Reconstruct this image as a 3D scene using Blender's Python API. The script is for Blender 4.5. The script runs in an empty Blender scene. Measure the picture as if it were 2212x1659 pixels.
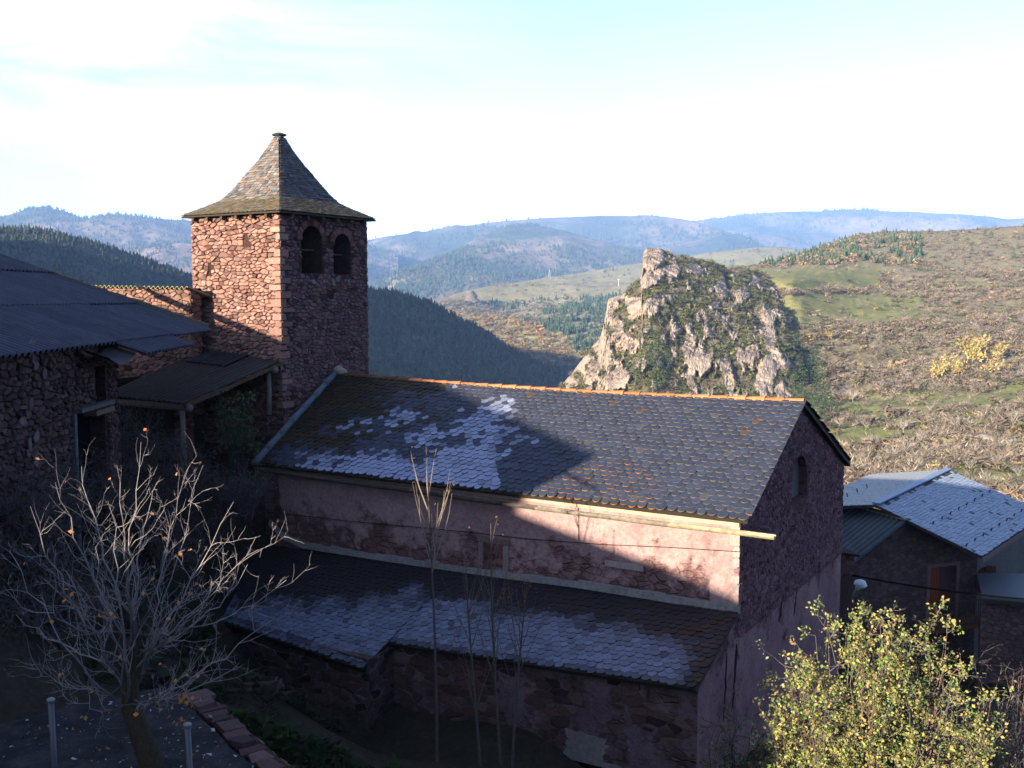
import bpy, bmesh, math, random
import numpy as np
from mathutils import Vector, noise
sc = bpy.context.scene
COL = sc.collection
R = math.radians
# ------------------------------------------------------------------ camera
PITCH = math.atan(189.5 / 2200)
cam = bpy.data.cameras.new('camera')
cam_o = bpy.data.objects.new('camera', cam)
COL.objects.link(cam_o)
cam.lens = 36 * 2200 / 2212
cam.clip_start = .1
cam.clip_end = 30000
cam_o.rotation_euler = (math.pi / 2 - PITCH, 0, 0)
sc.camera = cam_o
# ------------------------------------------------------------------ sky, sun, exposure
SUN_EL = R(13.7)
SH = Vector((-.67, -.743, 0)).normalized()
TAN = math.tan(SUN_EL)
SDIR = Vector((SH.x * math.cos(SUN_EL), SH.y * math.cos(SUN_EL), math.sin(SUN_EL)))
world = bpy.data.worlds.new('World')
sc.world = world
world.use_nodes = True
wn, wl = world.node_tree.nodes, world.node_tree.links
sky = wn.new('ShaderNodeTexSky')
sky.sky_type = 'NISHITA'
sky.sun_disc = False
sky.sun_elevation = SUN_EL
sky.sun_rotation = math.atan2(SH.x, SH.y) % (2 * math.pi)
sky.altitude = 900
wbg = wn['Background']
wbg.inputs[1].default_value = .064
# thin cirrus high on the left, in sky directions
tc = wn.new('ShaderNodeTexCoord')
mp = wn.new('ShaderNodeMapping')
mp.inputs['Rotation'].default_value = (0, R(-12), 0)
mp.inputs['Scale'].default_value = (2.2, 2.2, 11)
wl.new(tc.outputs['Generated'], mp.inputs[0])
nz = wn.new('ShaderNodeTexNoise')
nz.inputs['Scale'].default_value = 1.5
nz.inputs['Detail'].default_value = 9
nz.inputs['Roughness'].default_value = .62
nz.inputs['Distortion'].default_value = .7
wl.new(mp.outputs[0], nz.inputs['Vector'])
rp = wn.new('ShaderNodeValToRGB')
rp.color_ramp.elements[0].position = .36
rp.color_ramp.elements[1].position = .62
wl.new(nz.outputs[0], rp.inputs[0])
sx = wn.new('ShaderNodeSeparateXYZ')
wl.new(tc.outputs['Generated'], sx.inputs[0])
mr = wn.new('ShaderNodeMapRange')
mr.inputs['From Min'].default_value = .05
mr.inputs['From Max'].default_value = -.30
wl.new(sx.outputs[0], mr.inputs['Value'])
ml = wn.new('ShaderNodeMath')
ml.operation = 'MULTIPLY'
wl.new(rp.outputs[0], ml.inputs[0])
wl.new(mr.outputs[0], ml.inputs[1])
cl = wn.new('ShaderNodeMix')
cl.data_type = 'RGBA'
cl.inputs['B'].default_value = (4.2, 4.4, 4.6, 1)
wl.new(ml.outputs[0], cl.inputs['Factor'])
wl.new(sky.outputs[0], cl.inputs['A'])
tint = wn.new('ShaderNodeMix')
tint.data_type = 'RGBA'
tint.blend_type = 'MULTIPLY'
tint.inputs['Factor'].default_value = 1
tint.inputs['B'].default_value = (.95, .96, 1.16, 1)
hzr = wn.new('ShaderNodeMapRange')            # whiter valley air low in the sky
hzr.inputs['From Min'].default_value = .02
hzr.inputs['From Max'].default_value = .33
hzr.inputs['To Min'].default_value = 1.45
hzr.inputs['To Max'].default_value = 1.0
wl.new(sx.outputs[2], hzr.inputs['Value'])
hzm = wn.new('ShaderNodeVectorMath')
hzm.operation = 'SCALE'
wl.new(hzr.outputs[0], hzm.inputs['Scale'])
wl.new(cl.outputs['Result'], tint.inputs['A'])
wl.new(tint.outputs['Result'], hzm.inputs[0])
wl.new(hzm.outputs[0], wbg.inputs[0])
sun = bpy.data.lights.new('sun', 'SUN')
sun_o = bpy.data.objects.new('sun', sun)
COL.objects.link(sun_o)
sun.energy = 5.0
sun.angle = R(.5)
sun.color = (1, .85, .64)
sun_o.rotation_euler = SDIR.to_track_quat('Z', 'Y').to_euler()
vs = sc.view_settings
vs.view_transform = 'Standard'
vs.look = 'None'
vs.exposure = 2.4
vs.gamma = 1
sc.render.engine = 'CYCLES'
sc.cycles.use_denoising = True
sc.cycles.max_bounces = 5
sc.cycles.diffuse_bounces = 3
sc.cycles.glossy_bounces = 2
sc.cycles.transmission_bounces = 2
sc.cycles.volume_bounces = 0
sc.cycles.caustics_reflective = False
sc.cycles.caustics_refractive = False
rnd = random.Random(7)
rng = np.random.default_rng(11)
# ------------------------------------------------------------------ pixel geometry (v = 2212 x 1659 grid)
FW = Vector((0, math.cos(PITCH), -math.sin(PITCH)))
UP = Vector((0, math.sin(PITCH), math.cos(PITCH)))
RT = Vector((1, 0, 0))


def ray(px, py):
    return FW + RT * ((px - 1106) / 2200) + UP * ((829.5 - py) / 2200)


def P(px, py, d):
    r = ray(px, py)
    return r * (d / r.y)


def hit(px, py, pt, n):
    r = ray(px, py)
    return r * (pt.dot(n) / r.dot(n))


def hitz(px, py, z):
    r = ray(px, py)
    return r * (z / r.z)


Z = Vector((0, 0, 1))


# ------------------------------------------------------------------ object helpers
def tag(o, label=None, cat=None, group=None, kind=None):
    if label: o['label'] = label
    if cat: o['category'] = cat
    if group: o['group'] = group
    if kind: o['kind'] = kind
    return o


def thing(name, label, cat, loc=(0, 0, 0), group=None):
    o = bpy.data.objects.new(name, None)
    o.empty_display_size = .2
    o.location = loc
    COL.objects.link(o)
    return tag(o, label, cat, group)


def link(name, me, parent=None):
    o = bpy.data.objects.new(name, me)
    COL.objects.link(o)
    if parent:
        o.parent = parent
        # parents are unrotated and unscaled when parts are added
        q = parent
        off = Vector((0, 0, 0))
        while q:
            off += Vector(q.location)
            q = q.parent
        o.location = -off
    return o


class MB:
    def __init__(s):
        s.v, s.f, s.c, s.uv = [], [], [], []

    def add(s, vs, fs, col=(1, 1, 1)):
        b = len(s.v)
        s.v.extend([tuple(q) for q in vs])
        s.f.extend([tuple(i + b for i in q) for q in fs])
        if col and isinstance(col[0], (tuple, list)):
            s.c.extend(col)
        else:
            s.c.extend([col] * len(fs))

    def box(s, o, x, y, z, col=(1, 1, 1)):
        """o corner, x,y,z edge vectors"""
        v = [o, o + x, o + x + y, o + y, o + z, o + x + z, o + x + y + z, o + y + z]
        f = [(0, 3, 2, 1), (4, 5, 6, 7), (0, 1, 5, 4), (1, 2, 6, 5), (2, 3, 7, 6), (3, 0, 4, 7)]
        s.add(v, f, col)

    def bar(s, a, b, w, h=None, up=Z, col=(1, 1, 1)):
        h = h or w
        d = (b - a)
        u = d.normalized()
        r = u.cross(up)
        if r.length < 1e-4: r = u.cross(Vector((0, 1, 0)))
        r.normalize()
        t = r.cross(u)
        s.box(a - r * w / 2 - t * h / 2, d, r * w, t * h, col)

    def prism(s, poly, ex, col=(1, 1, 1)):
        n = len(poly)
        v = list(poly) + [p + ex for p in poly]
        f = [tuple(range(n))[::-1], tuple(range(n, 2 * n))]
        f += [(i, (i + 1) % n, n + (i + 1) % n, n + i) for i in range(n)]
        s.add(v, f, col)

    def tube(s, pts, rad, n=6, col=(1, 1, 1), caps=True):
        vs, fs = [], []
        m = len(pts)
        if not isinstance(rad, (list, tuple)): rad = [rad] * m
        pr = None
        for i, p in enumerate(pts):
            d = (pts[min(i + 1, m - 1)] - pts[max(i - 1, 0)])
            if d.length < 1e-6: d = Vector((0, 0, 1))
            d.normalize()
            if pr is None:
                a = d.cross(Vector((.31, .87, .11)))
                if a.length < .05: a = d.cross(Vector((1, 0, 0)))
            else:
                a = pr - d * pr.dot(d)
                if a.length < 1e-3: a = d.cross(Vector((.3, .8, .1)))
            a.normalize()
            pr = a
            b = d.cross(a)
            for k in range(n):
                t = 2 * math.pi * k / n
                vs.append(p + (a * math.cos(t) + b * math.sin(t)) * rad[i])
        for i in range(m - 1):
            for k in range(n):
                fs.append((i * n + k, i * n + (k + 1) % n, (i + 1) * n + (k + 1) % n, (i + 1) * n + k))
        if caps:
            fs.append(tuple(range(n))[::-1])
            fs.append(tuple((m - 1) * n + k for k in range(n)))
        s.add(vs, fs, col)

    def build(s, name, mat, parent=None, smooth=False):
        me = bpy.data.meshes.new(name)
        me.from_pydata(s.v, [], s.f)
        a = me.attributes.new('tone', 'FLOAT_COLOR', 'FACE')
        arr = np.ones((len(s.f), 4), np.float32)
        arr[:, :3] = np.array(s.c, np.float32).reshape(-1, 3)
        a.data.foreach_set('color', arr.ravel())
        if smooth:
            me.polygons.foreach_set('use_smooth', np.ones(len(s.f), bool))
        me.materials.append(mat)
        me.update()
        return link(name, me, parent)


def tri_mesh(name, V, C, mat, parent=None):
    """V (N,3,3) triangles, C (N,3) colours"""
    n = len(V)
    me = bpy.data.meshes.new(name)
    me.vertices.add(n * 3)
    me.vertices.foreach_set('co', V.astype(np.float32).ravel())
    me.loops.add(n * 3)
    me.loops.foreach_set('vertex_index', np.arange(n * 3, dtype=np.int32))
    me.polygons.add(n)
    me.polygons.foreach_set('loop_start', np.arange(0, n * 3, 3, dtype=np.int32))
    me.update(calc_edges=True)
    a = me.attributes.new('tone', 'FLOAT_COLOR', 'FACE')
    arr = np.ones((n, 4), np.float32)
    arr[:, :3] = C
    a.data.foreach_set('color', arr.ravel())
    me.materials.append(mat)
    return link(name, me, parent)


# ------------------------------------------------------------------ materials
def new_mat(name, rough=.85, spec=.2):
    m = bpy.data.materials.new(name)
    m.use_nodes = True
    n = m.node_tree.nodes
    b = n['Principled BSDF']
    b.inputs['Roughness'].default_value = rough
    b.inputs['Specular IOR Level'].default_value = spec
    return m, n, m.node_tree.links, b


def nnoise(n, l, scale, detail=4, rough=.55, vec=None):
    t = n.new('ShaderNodeTexNoise')
    t.inputs['Scale'].default_value = scale
    t.inputs['Detail'].default_value = detail
    t.inputs['Roughness'].default_value = rough
    if vec is None:
        g = n.new('ShaderNodeNewGeometry')
        vec = g.outputs['Position']
    l.new(vec, t.inputs['Vector'])
    return t.outputs[0]


def nramp(n, l, fac, stops):
    r = n.new('ShaderNodeValToRGB')
    e = r.color_ramp.elements
    while len(e) < len(stops): e.new(.5)
    for k, (p, c) in enumerate(stops):
        e[k].position = p
        e[k].color = (*c, 1) if len(c) == 3 else c
    l.new(fac, r.inputs[0])
    return r.outputs[0]


def nmix(n, l, fac, a, b, mode='MIX'):
    m = n.new('ShaderNodeMix')
    m.data_type = 'RGBA'
    m.blend_type = mode
    for key, val in (('Factor', fac), ('A', a), ('B', b)):
        if isinstance(val, (float, int)):
            m.inputs[key].default_value = val
        elif isinstance(val, tuple):
            m.inputs[key].default_value = (*val, 1)
        else:
            l.new(val, m.inputs[key])
    return m.outputs['Result']


def nbump(n, l, b, h, strength=.5, dist=.02):
    u = n.new('ShaderNodeBump')
    u.inputs['Strength'].default_value = strength
    u.inputs['Distance'].default_value = dist
    l.new(h, u.inputs['Height'])
    l.new(u.outputs[0], b.inputs['Normal'])


def tone_mat(name, rough=.85, spec=.15, var=.35, scale=9, bump=0., bscale=30, trans=0, dim=1.):
    """colour from the piece's own tone attribute, mottled by noise"""
    m, n, l, b = new_mat(name, rough, spec)
    a = n.new('ShaderNodeAttribute')
    a.attribute_name = 'tone'
    f = nnoise(n, l, scale, 6, .65)
    k = nramp(n, l, f, [(.25, (dim * (1 - var),) * 3), (.75, (dim * (1 + var),) * 3)])
    c = nmix(n, l, 1., a.outputs['Color'], k, 'MULTIPLY')
    l.new(c, b.inputs['Base Color'])
    if bump:
        nbump(n, l, b, nnoise(n, l, bscale, 5), bump, .02)
    if trans:
        b.inputs['Transmission Weight'].default_value = 0
        t = n.new('ShaderNodeBsdfTranslucent')
        l.new(c, t.inputs[0])
        x = n.new('ShaderNodeMixShader')
        x.inputs[0].default_value = trans
        o = n['Material Output']
        l.new(b.outputs[0], x.inputs[1])
        l.new(t.outputs[0], x.inputs[2])
        l.new(x.outputs[0], o.inputs[0])
    return m


M_SLATE = tone_mat('slate', .65, .2, .3, 14, .25, 40, dim=.5)
M_STONE = tone_mat('rubble_stone', .9, .06, .32, 16, .6, 28, dim=.54)
M_WOOD = tone_mat('weathered_wood', .85, .1, .4, 10, .5, 35, dim=.6)
M_TILE = tone_mat('clay_tile', .85, .1, .3, 12, .3, 40, dim=.7)
M_METAL = tone_mat('zinc_metal', .45, .4, .15, 6)
M_BARK = tone_mat('bark', .9, .06, .35, 25, .5, 60, dim=.75)
M_LEAF = tone_mat('leaf', .6, .3, .2, 30, trans=.3)
M_FAR = tone_mat('far_foliage', .9, .05, .15, .2)
M_SHEET = tone_mat('corrugated_sheet', .8, .12, .3, 3, .15, 20, dim=.5)
M_PAINT = tone_mat('painted_wood', .7, .15, .15, 8, dim=.7)
M_DARK = tone_mat('dark_void', 1, 0, .1, 4, dim=.3)


def plaster_mat(name, base, dark, stone, expose=.5, pat=3.0, grad=None):
    """rough lime plaster worn back to the rubble; grad=(z_low, z_high) gives more bare stone low down"""
    m, n, l, b = new_mat(name, .95, .06)
    g = n.new('ShaderNodeNewGeometry')
    pos = g.outputs['Position']
    big = nnoise(n, l, .9, 5, .6, pos)
    fine = nnoise(n, l, 11, 6, .7, pos)
    c = nmix(n, l, nramp(n, l, big, [(.32, (0, 0, 0)), (.68, (1, 1, 1))]), base, dark)
    c = nmix(n, l, 1., c, nramp(n, l, fine, [(.25, (.62, .6, .62)), (.6, (1.08,) * 3)]), 'MULTIPLY')
    mpn = n.new('ShaderNodeMapping')
    mpn.inputs['Scale'].default_value = (1, 1, 1.9)
    l.new(pos, mpn.inputs[0])
    warp = n.new('ShaderNodeMix')
    warp.data_type = 'RGBA'
    warp.blend_type = 'ADD'
    warp.inputs['Factor'].default_value = .16
    l.new(mpn.outputs[0], warp.inputs['A'])
    wn_ = n.new('ShaderNodeTexNoise')
    wn_.inputs['Scale'].default_value = 4
    l.new(pos, wn_.inputs['Vector'])
    l.new(wn_.outputs['Color'], warp.inputs['B'])
    vo = n.new('ShaderNodeTexVoronoi')
    vo.inputs['Scale'].default_value = pat
    l.new(warp.outputs['Result'], vo.inputs['Vector'])
    ve = n.new('ShaderNodeTexVoronoi')
    ve.feature = 'DISTANCE_TO_EDGE'
    ve.inputs['Scale'].default_value = pat
    l.new(warp.outputs['Result'], ve.inputs['Vector'])
    sv = n.new('ShaderNodeSeparateColor')
    l.new(vo.outputs['Color'], sv.inputs[0])
    sc_ = nramp(n, l, sv.outputs[0], [(0, tuple(q * .75 for q in stone)), (.5, stone), (1, tuple(min(1, q * 1.3) for q in stone))])
    joint = nramp(n, l, ve.outputs['Distance'], [(.0, (0, 0, 0)), (.09, (1, 1, 1))])
    sc_ = nmix(n, l, joint, tuple(q * .7 for q in stone), sc_)
    # where the stone shows
    ad = n.new('ShaderNodeMath')
    ad.operation = 'ADD'
    l.new(nnoise(n, l, 1.7, 6, .68, pos), ad.inputs[0])
    ad.inputs[1].default_value = 0
    if grad:
        sz = n.new('ShaderNodeSeparateXYZ')
        l.new(pos, sz.inputs[0])
        mg = n.new('ShaderNodeMapRange')
        mg.inputs['From Min'].default_value = grad[1]
        mg.inputs['From Max'].default_value = grad[0]
        mg.inputs['To Min'].default_value = -.14
        mg.inputs['To Max'].default_value = .16
        l.new(sz.outputs[2], mg.inputs['Value'])
        l.new(mg.outputs[0], ad.inputs[1])
    ex = nramp(n, l, ad.outputs[0], [(expose - .06, (0, 0, 0)), (expose + .07, (1, 1, 1))])
    c = nmix(n, l, ex, c, sc_)
    l.new(c, b.inputs['Base Color'])
    h1 = nmix(n, l, ex, fine, joint)
    nbump(n, l, b, h1, .75, .05)
    return m


M_PLASTER = plaster_mat('pink_plaster', (.29, .20, .192), (.225, .142, .145), (.125, .068, .066), .56, 3.6, (-6.2, -4.9))
M_COAT = plaster_mat('plaster_coat', (.29, .20, .192), (.225, .142, .145), (.16, .09, .09), .82, 3.6)
M_GABLE = plaster_mat('red_rubble_plaster', (.26, .155, .165), (.17, .09, .10), (.10, .045, .05), .47, 7.5, (-5.6, -7.4))
M_AISLE = plaster_mat('aisle_render', (.135, .10, .115), (.085, .058, .068), (.06, .036, .035), .54, 3.2)
M_HOUSEW = plaster_mat('grey_rubble', (.10, .08, .085), (.085, .068, .072), (.078, .054, .054), .36, 4.0)
M_STUCCO = plaster_mat('grey_stucco', (.115, .11, .11), (.095, .09, .09), (.085, .065, .06), .75, 4.0)
M_CEMENT = plaster_mat('cement_fillet', (.18, .175, .165), (.135, .13, .13), (.11, .075, .07), .66, 5)
M_MORTAR = plaster_mat('dark_mortar', (.055, .032, .029), (.038, .022, .02), (.045, .024, .022), .5, 6)


def ground_mat(name, cols, scales=(.5, 6), bump=.5, bd=.05):
    m, n, l, b = new_mat(name, .95, .05)
    f = nnoise(n, l, scales[0], 8, .65)
    c = nramp(n, l, f, [(.3 + .4 * k / (len(cols) - 1), q) for k, q in enumerate(cols)])
    f2 = nnoise(n, l, scales[1], 5, .7)
    c = nmix(n, l, 1., c, nramp(n, l, f2, [(.3, (.6,) * 3), (.7, (1.3,) * 3)]), 'MULTIPLY')
    l.new(c, b.inputs['Base Color'])
    nbump(n, l, b, f2, bump, bd)
    return m


M_GRAVEL = ground_mat('gravel', [(.014, .014, .017), (.026, .026, .03), (.048, .048, .051)], (3, 40), .8, .03)
M_SOIL = ground_mat('village_ground', [(.016, .017, .011), (.024, .022, .016), (.033, .028, .022)], (.6, 9), .7, .08)
M_HILL = ground_mat('dry_grass_slope', [(.13, .108, .075), (.17, .15, .09), (.15, .15, .072), (.2, .178, .115)], (.022, .5), .4, .5)
def hill_mat():
    m, n, l, b = new_mat('dry_grass_slope', .95, .05)
    f = nnoise(n, l, .03, 8, .65)
    c = nramp(n, l, f, [(.3, (.12, .10, .07)), (.45, (.175, .148, .092)), (.58, (.155, .15, .072)), (.7, (.21, .185, .115))])
    a = n.new('ShaderNodeAttribute')
    a.attribute_name = 'tone'
    sp = n.new('ShaderNodeSeparateColor')
    l.new(a.outputs['Color'], sp.inputs[0])
    gr = nramp(n, l, nnoise(n, l, .06, 6, .6), [(.35, (.125, .135, .05)), (.55, (.15, .155, .06)), (.7, (.2, .18, .085))])
    c = nmix(n, l, sp.outputs[0], c, gr)
    f2 = nnoise(n, l, .5, 5, .7)
    c = nmix(n, l, 1., c, nramp(n, l, f2, [(.3, (.62,) * 3), (.7, (1.3,) * 3)]), 'MULTIPLY')
    l.new(c, b.inputs['Base Color'])
    nbump(n, l, b, f2, .4, .5)
    return m


M_HILL = hill_mat()
M_MEADOW = ground_mat('scrub_plateau', [(.12, .10, .07), (.2, .18, .1), (.17, .16, .08), (.24, .21, .12)], (.006, .12), .4, 1)
M_FOREST = ground_mat('forest_floor', [(.02, .032, .018), (.032, .045, .024), (.05, .055, .03)], (.01, .15), .6, 3)
M_FARH = ground_mat('far_mountain', [(.02, .036, .02), (.04, .052, .03), (.15, .12, .09), (.21, .165, .12)], (.0016, .028), .8, 14)


# ------------------------------------------------------------------ walls of rubble
def stone_col(base=(.30, .155, .115), v=.35):
    k = 1 + rnd.uniform(-v, v)
    h = rnd.random()
    c = [base[0] * k, base[1] * k, base[2] * k]
    if h < .2: c = [c[0] * .72, c[1] * .85, c[2] * .95]
    elif h < .42: c = [c[0] * 1.12, c[1] * 1.22, c[2] * 1.2]
    elif h < .5: c = [c[0] * .5, c[1] * .5, c[2] * .55]
    return tuple(min(.8, q) for q in c)


def clip_half(poly, nx, nz, c):
    """keep the part of poly with nx*x + nz*z <= c"""
    out = []
    m = len(poly)
    for i in range(m):
        p, q = poly[i], poly[(i + 1) % m]
        dp, dq = nx * p[0] + nz * p[1] - c, nx * q[0] + nz * q[1] - c
        if dp <= 0: out.append(p)
        if (dp < 0 < dq) or (dq < 0 < dp):
            t = dp / (dp - dq)
            out.append((p[0] + (q[0] - p[0]) * t, p[1] + (q[1] - p[1]) * t))
    return out


def rubble(mb, o, u, n, L, z0, ztop, size=1., holes=None, quoin=(False, False), base=(.30, .155, .115), depth=.05, v=.35, top=None, boxes=None):
    """irregular stones fitted against each other on the vertical face from o along u (unit), outward normal n"""
    ax = 1.95
    cell = .138 * size
    pts = []
    z = z0 - cell
    row = 0
    while z < ztop + cell:
        x = -cell * 2 + (row % 2) * cell * ax * .5
        while x < L + cell * 2:
            if rnd.random() > .2:
                px, pz = x + rnd.uniform(-.42, .42) * cell * ax, z + rnd.uniform(-.38, .38) * cell
                pts.append((px, pz))
                if rnd.random() < .13: pts.append((px + rnd.uniform(.3, .5) * cell * ax, pz + rnd.uniform(-.4, .4) * cell))
            x += cell * ax
        z += cell
        row += 1
    grid = {}
    G = cell * 2.6
    for i, (x, z) in enumerate(pts):
        grid.setdefault((int(x / (G * ax) + 1000), int(z / G + 1000)), []).append(i)
    for i, (x, z) in enumerate(pts):
        if not (-.1 < x < L + .1 and z0 - .05 < z < ztop + .05): continue
        if top and z > top(x): continue
        x_a, x_b, z_a, z_b = max(-.015, x - .6 * size), min(L + .015, x + .6 * size), max(z0, z - .42 * size), min(ztop + .015, z + .42 * size)
        if x_b - x_a < .05 or z_b - z_a < .04: continue
        poly = [(x_a, z_a), (x_b, z_a), (x_b, z_b), (x_a, z_b)]
        gx, gz_ = int(x / (G * ax) + 1000), int(z / G + 1000)
        for ii in (-1, 0, 1):
            for jj in (-1, 0, 1):
                for k in grid.get((gx + ii, gz_ + jj), ()):
                    if k == i: continue
                    dx, dz = (pts[k][0] - x) / ax, (pts[k][1] - z)
                    # bisector in the squeezed plane
                    nx, nz = dx / ax, dz
                    mx, mz = (pts[k][0] + x) / 2, (pts[k][1] + z) / 2
                    poly = clip_half(poly, nx, nz, nx * mx + nz * mz)
                    if len(poly) < 3: break
        if len(poly) < 3: continue
        cx = sum(p[0] for p in poly) / len(poly)
        cz = sum(p[1] for p in poly) / len(poly)
        if top and cz > top(cx): continue
        if boxes:
            inside = False
            for x0, x1, q0, q1 in boxes:
                dd_ = [x0 - cx, cx - x1, q0 - cz, cz - q1]
                k = max(range(4), key=lambda t: dd_[t])
                if dd_[k] < 0:
                    inside = True
                    break
                poly = (clip_half(poly, 1, 0, x0) if k == 0 else clip_half(poly, -1, 0, -x1) if k == 1 else clip_half(poly, 0, 1, q0) if k == 2 else clip_half(poly, 0, -1, -q1))
                if len(poly) < 3: inside = True; break
            if inside: continue
            cx = sum(p[0] for p in poly) / len(poly)
            cz = sum(p[1] for p in poly) / len(poly)
        if holes:
            if hf_any(holes, cx, cz): continue
            for sc_ in (1, .85, .7, .55, .4, 0):
                if not any(hf_any(holes, cx + (p[0] - cx) * sc_, cz + (p[1] - cz) * sc_) for p in poly): break
            if sc_ == 0: continue
            poly = [(cx + (p[0] - cx) * sc_, cz + (p[1] - cz) * sc_) for p in poly]
        # round the corners once, leave a joint
        R_ = []
        m = len(poly)
        for k in range(m):
            p, q = poly[k], poly[(k + 1) % m]
            R_.append((p[0] * .86 + q[0] * .14, p[1] * .86 + q[1] * .14))
            R_.append((p[0] * .14 + q[0] * .86, p[1] * .14 + q[1] * .86))
        hx = max(p[0] for p in R_) - min(p[0] for p in R_)
        hz = max(p[1] for p in R_) - min(p[1] for p in R_)
        if hx < .03 or hz < .025: continue
        g_ = .008 * (.6 + .4 * size) * rnd.uniform(.7, 1.6)
        edge = (cx < .25 or cx > L - .25)
        kx, kz = max(.3, 1 - 2 * g_ / hx), max(.3, 1 - 2 * g_ / hz)
        j = min(hx, hz) * .05
        R_ = [((p[0] - cx) * kx + rnd.uniform(-j, j), (p[1] - cz) * kz + rnd.uniform(-j, j)) for p in R_]
        d = depth * rnd.uniform(.45, 1.15)
        tx, tz = rnd.uniform(-.14, .14), rnd.uniform(-.14, .14)
        def w3(a_, b_, dd): return o + u * (cx + a_) + Z * (cz + b_ - o.z) + n * dd
        M = len(R_)
        v0 = [w3(a_, b_, -.03) for a_, b_ in R_]
        v1 = [w3(a_, b_, d * .55 + (a_ * tx + b_ * tz) * .6) for a_, b_ in R_]
        v2 = [w3(a_ * .82, b_ * .82, d + a_ * tx + b_ * tz) for a_, b_ in R_]
        f = [(k, (k + 1) % M, M + (k + 1) % M, M + k) for k in range(M)]
        f += [(M + k, M + (k + 1) % M, 2 * M + (k + 1) % M, 2 * M + k) for k in range(M)]
        f += [tuple(range(2 * M, 3 * M))]
        mb.add(v0 + v1 + v2, f, stone_col(base, v))


def hf_any(holes, a, b):
    return any(h(a, b) for h in holes)


# ------------------------------------------------------------------ slate roofs
def slates(mb, f, La, Lb, tw, ex, colfn, thick=.016, skew=0, round_=1.4):
    """scalloped slates on surface f(a,b)->(point, normal); La(b) width in m, Lb slope length, ex exposure"""
    rows = max(2, int(round(Lb / ex)))
    db = 1 / rows
    for r in range(rows + 1):
        b0 = r * db
        W = La(min(1, b0))
        nt = max(2, int(round(W / tw)))
        da = 1 / nt
        for k in range(-1, nt + 1):
            ac = (k + .5 + (.5 if r % 2 else 0) + rnd.uniform(-.08, .08)) * da
            if ac < -.4 * da or ac > 1 + .4 * da: continue
            sz = rnd.uniform(.84, 1.16)
            off = rnd.uniform(-.16, .16)
            rot = rnd.uniform(-.07, .07) + skew
            hb = thick * rnd.uniform(1.9, 2.9)
            shp = []
            for q in range(9):
                t = math.pi + math.pi * q / 8
                shp.append((.52 * math.cos(t), round_ * .5 + round_ * .5 * math.sin(t)))
            shp += [(.52, 2.2), (-.52, 2.2)]
            top, low = [], []
            for x, y in shp:
                xx = (x * math.cos(rot) - y * math.sin(rot)) * sz
                yy = y * sz + off + x * math.sin(rot)
                A = min(1.004, max(-.004, ac + xx * da))
                B = min(1, b0 + yy * db)
                p, n = f(A, B)
                h = hb * max(.0, 1 - y / 2.1)
                top.append(p + n * (h + thick))
                low.append(p + n * h * .6)
            m = len(top)
            col, edge = colfn(ac, b0)
            fs = [tuple(range(m))]
            cs = [col]
            for q in range(8):
                fs.append((q, m + q, m + q + 1, q + 1))
                cs.append(edge)
            mb.add(top + low, fs, cs)


def corrugated(mb, f, La, Lb, pitch, amp, col, rows=1, thick=.01, seg=6, jag=.0, dark=.0):
    """wavy sheet on f(a,b)->(p,n); ribs run along b; rows of sheets overlap like shingles"""
    nr = max(4, int(La / pitch) * seg)
    for r in range(rows):
        b0, b1 = r / rows, min(1, (r + 1.04) / rows)
        lift0 = .0 if rows == 1 else .018
        vs, fs, cs = [], [], []
        nb = 4
        for i in range(nr + 1):
            a = i / nr
            w = math.sin(2 * math.pi * i / seg) * amp
            for k in range(nb + 1):
                b = b0 + (b1 - b0) * k / nb
                p, n = f(a, b)
                p = p + n * (w + lift0 * (1 - k / nb) + .01 * noise.noise(Vector((a * 7, b * 5 + r, 1))))
                vs.append(p)
        m = nb + 1
        for i in range(nr):
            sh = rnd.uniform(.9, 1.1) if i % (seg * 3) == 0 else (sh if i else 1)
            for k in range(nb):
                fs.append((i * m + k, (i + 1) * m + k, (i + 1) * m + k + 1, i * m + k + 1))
                cs.append(tuple(c * sh * (1 + .38 * math.sin(2 * math.pi * (i + .5) / seg)) for c in col))  # rib shading put into the colour: light crests, dark valleys
        # thickness along the lower edge
        base = len(vs)
        for i in range(nr + 1):
            p, n = f(i / nr, b0)
            vs.append(Vector(vs[i * m]) - n * thick)
        for i in range(nr):
            fs.append((i * m, base + i, base + i + 1, (i + 1) * m))
            cs.append(tuple(c * 1.3 for c in col))
        mb.add(vs, fs, cs)


def bil(p00, p10, p11, p01):
    """bilinear patch: a along p00->p10, b along p00->p01"""
    def f(a, b):
        p = p00 * ((1 - a) * (1 - b)) + p10 * (a * (1 - b)) + p11 * (a * b) + p01 * ((1 - a) * b)
        da = (p10 - p00) * (1 - b) + (p11 - p01) * b
        db = (p01 - p00) * (1 - a) + (p11 - p10) * a
        n = da.cross(db)
        n.normalize()
        if n.z < 0: n = -n
        return p, n
    return f


def solid(name, mb_verts, faces):
    me = bpy.data.meshes.new(name)
    me.from_pydata([tuple(v) for v in mb_verts], [], faces)
    o = bpy.data.objects.new(name, me)
    COL.objects.link(o)
    return o


def mb_obj(mb):
    return solid('cutting', mb.v, mb.f)


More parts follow.
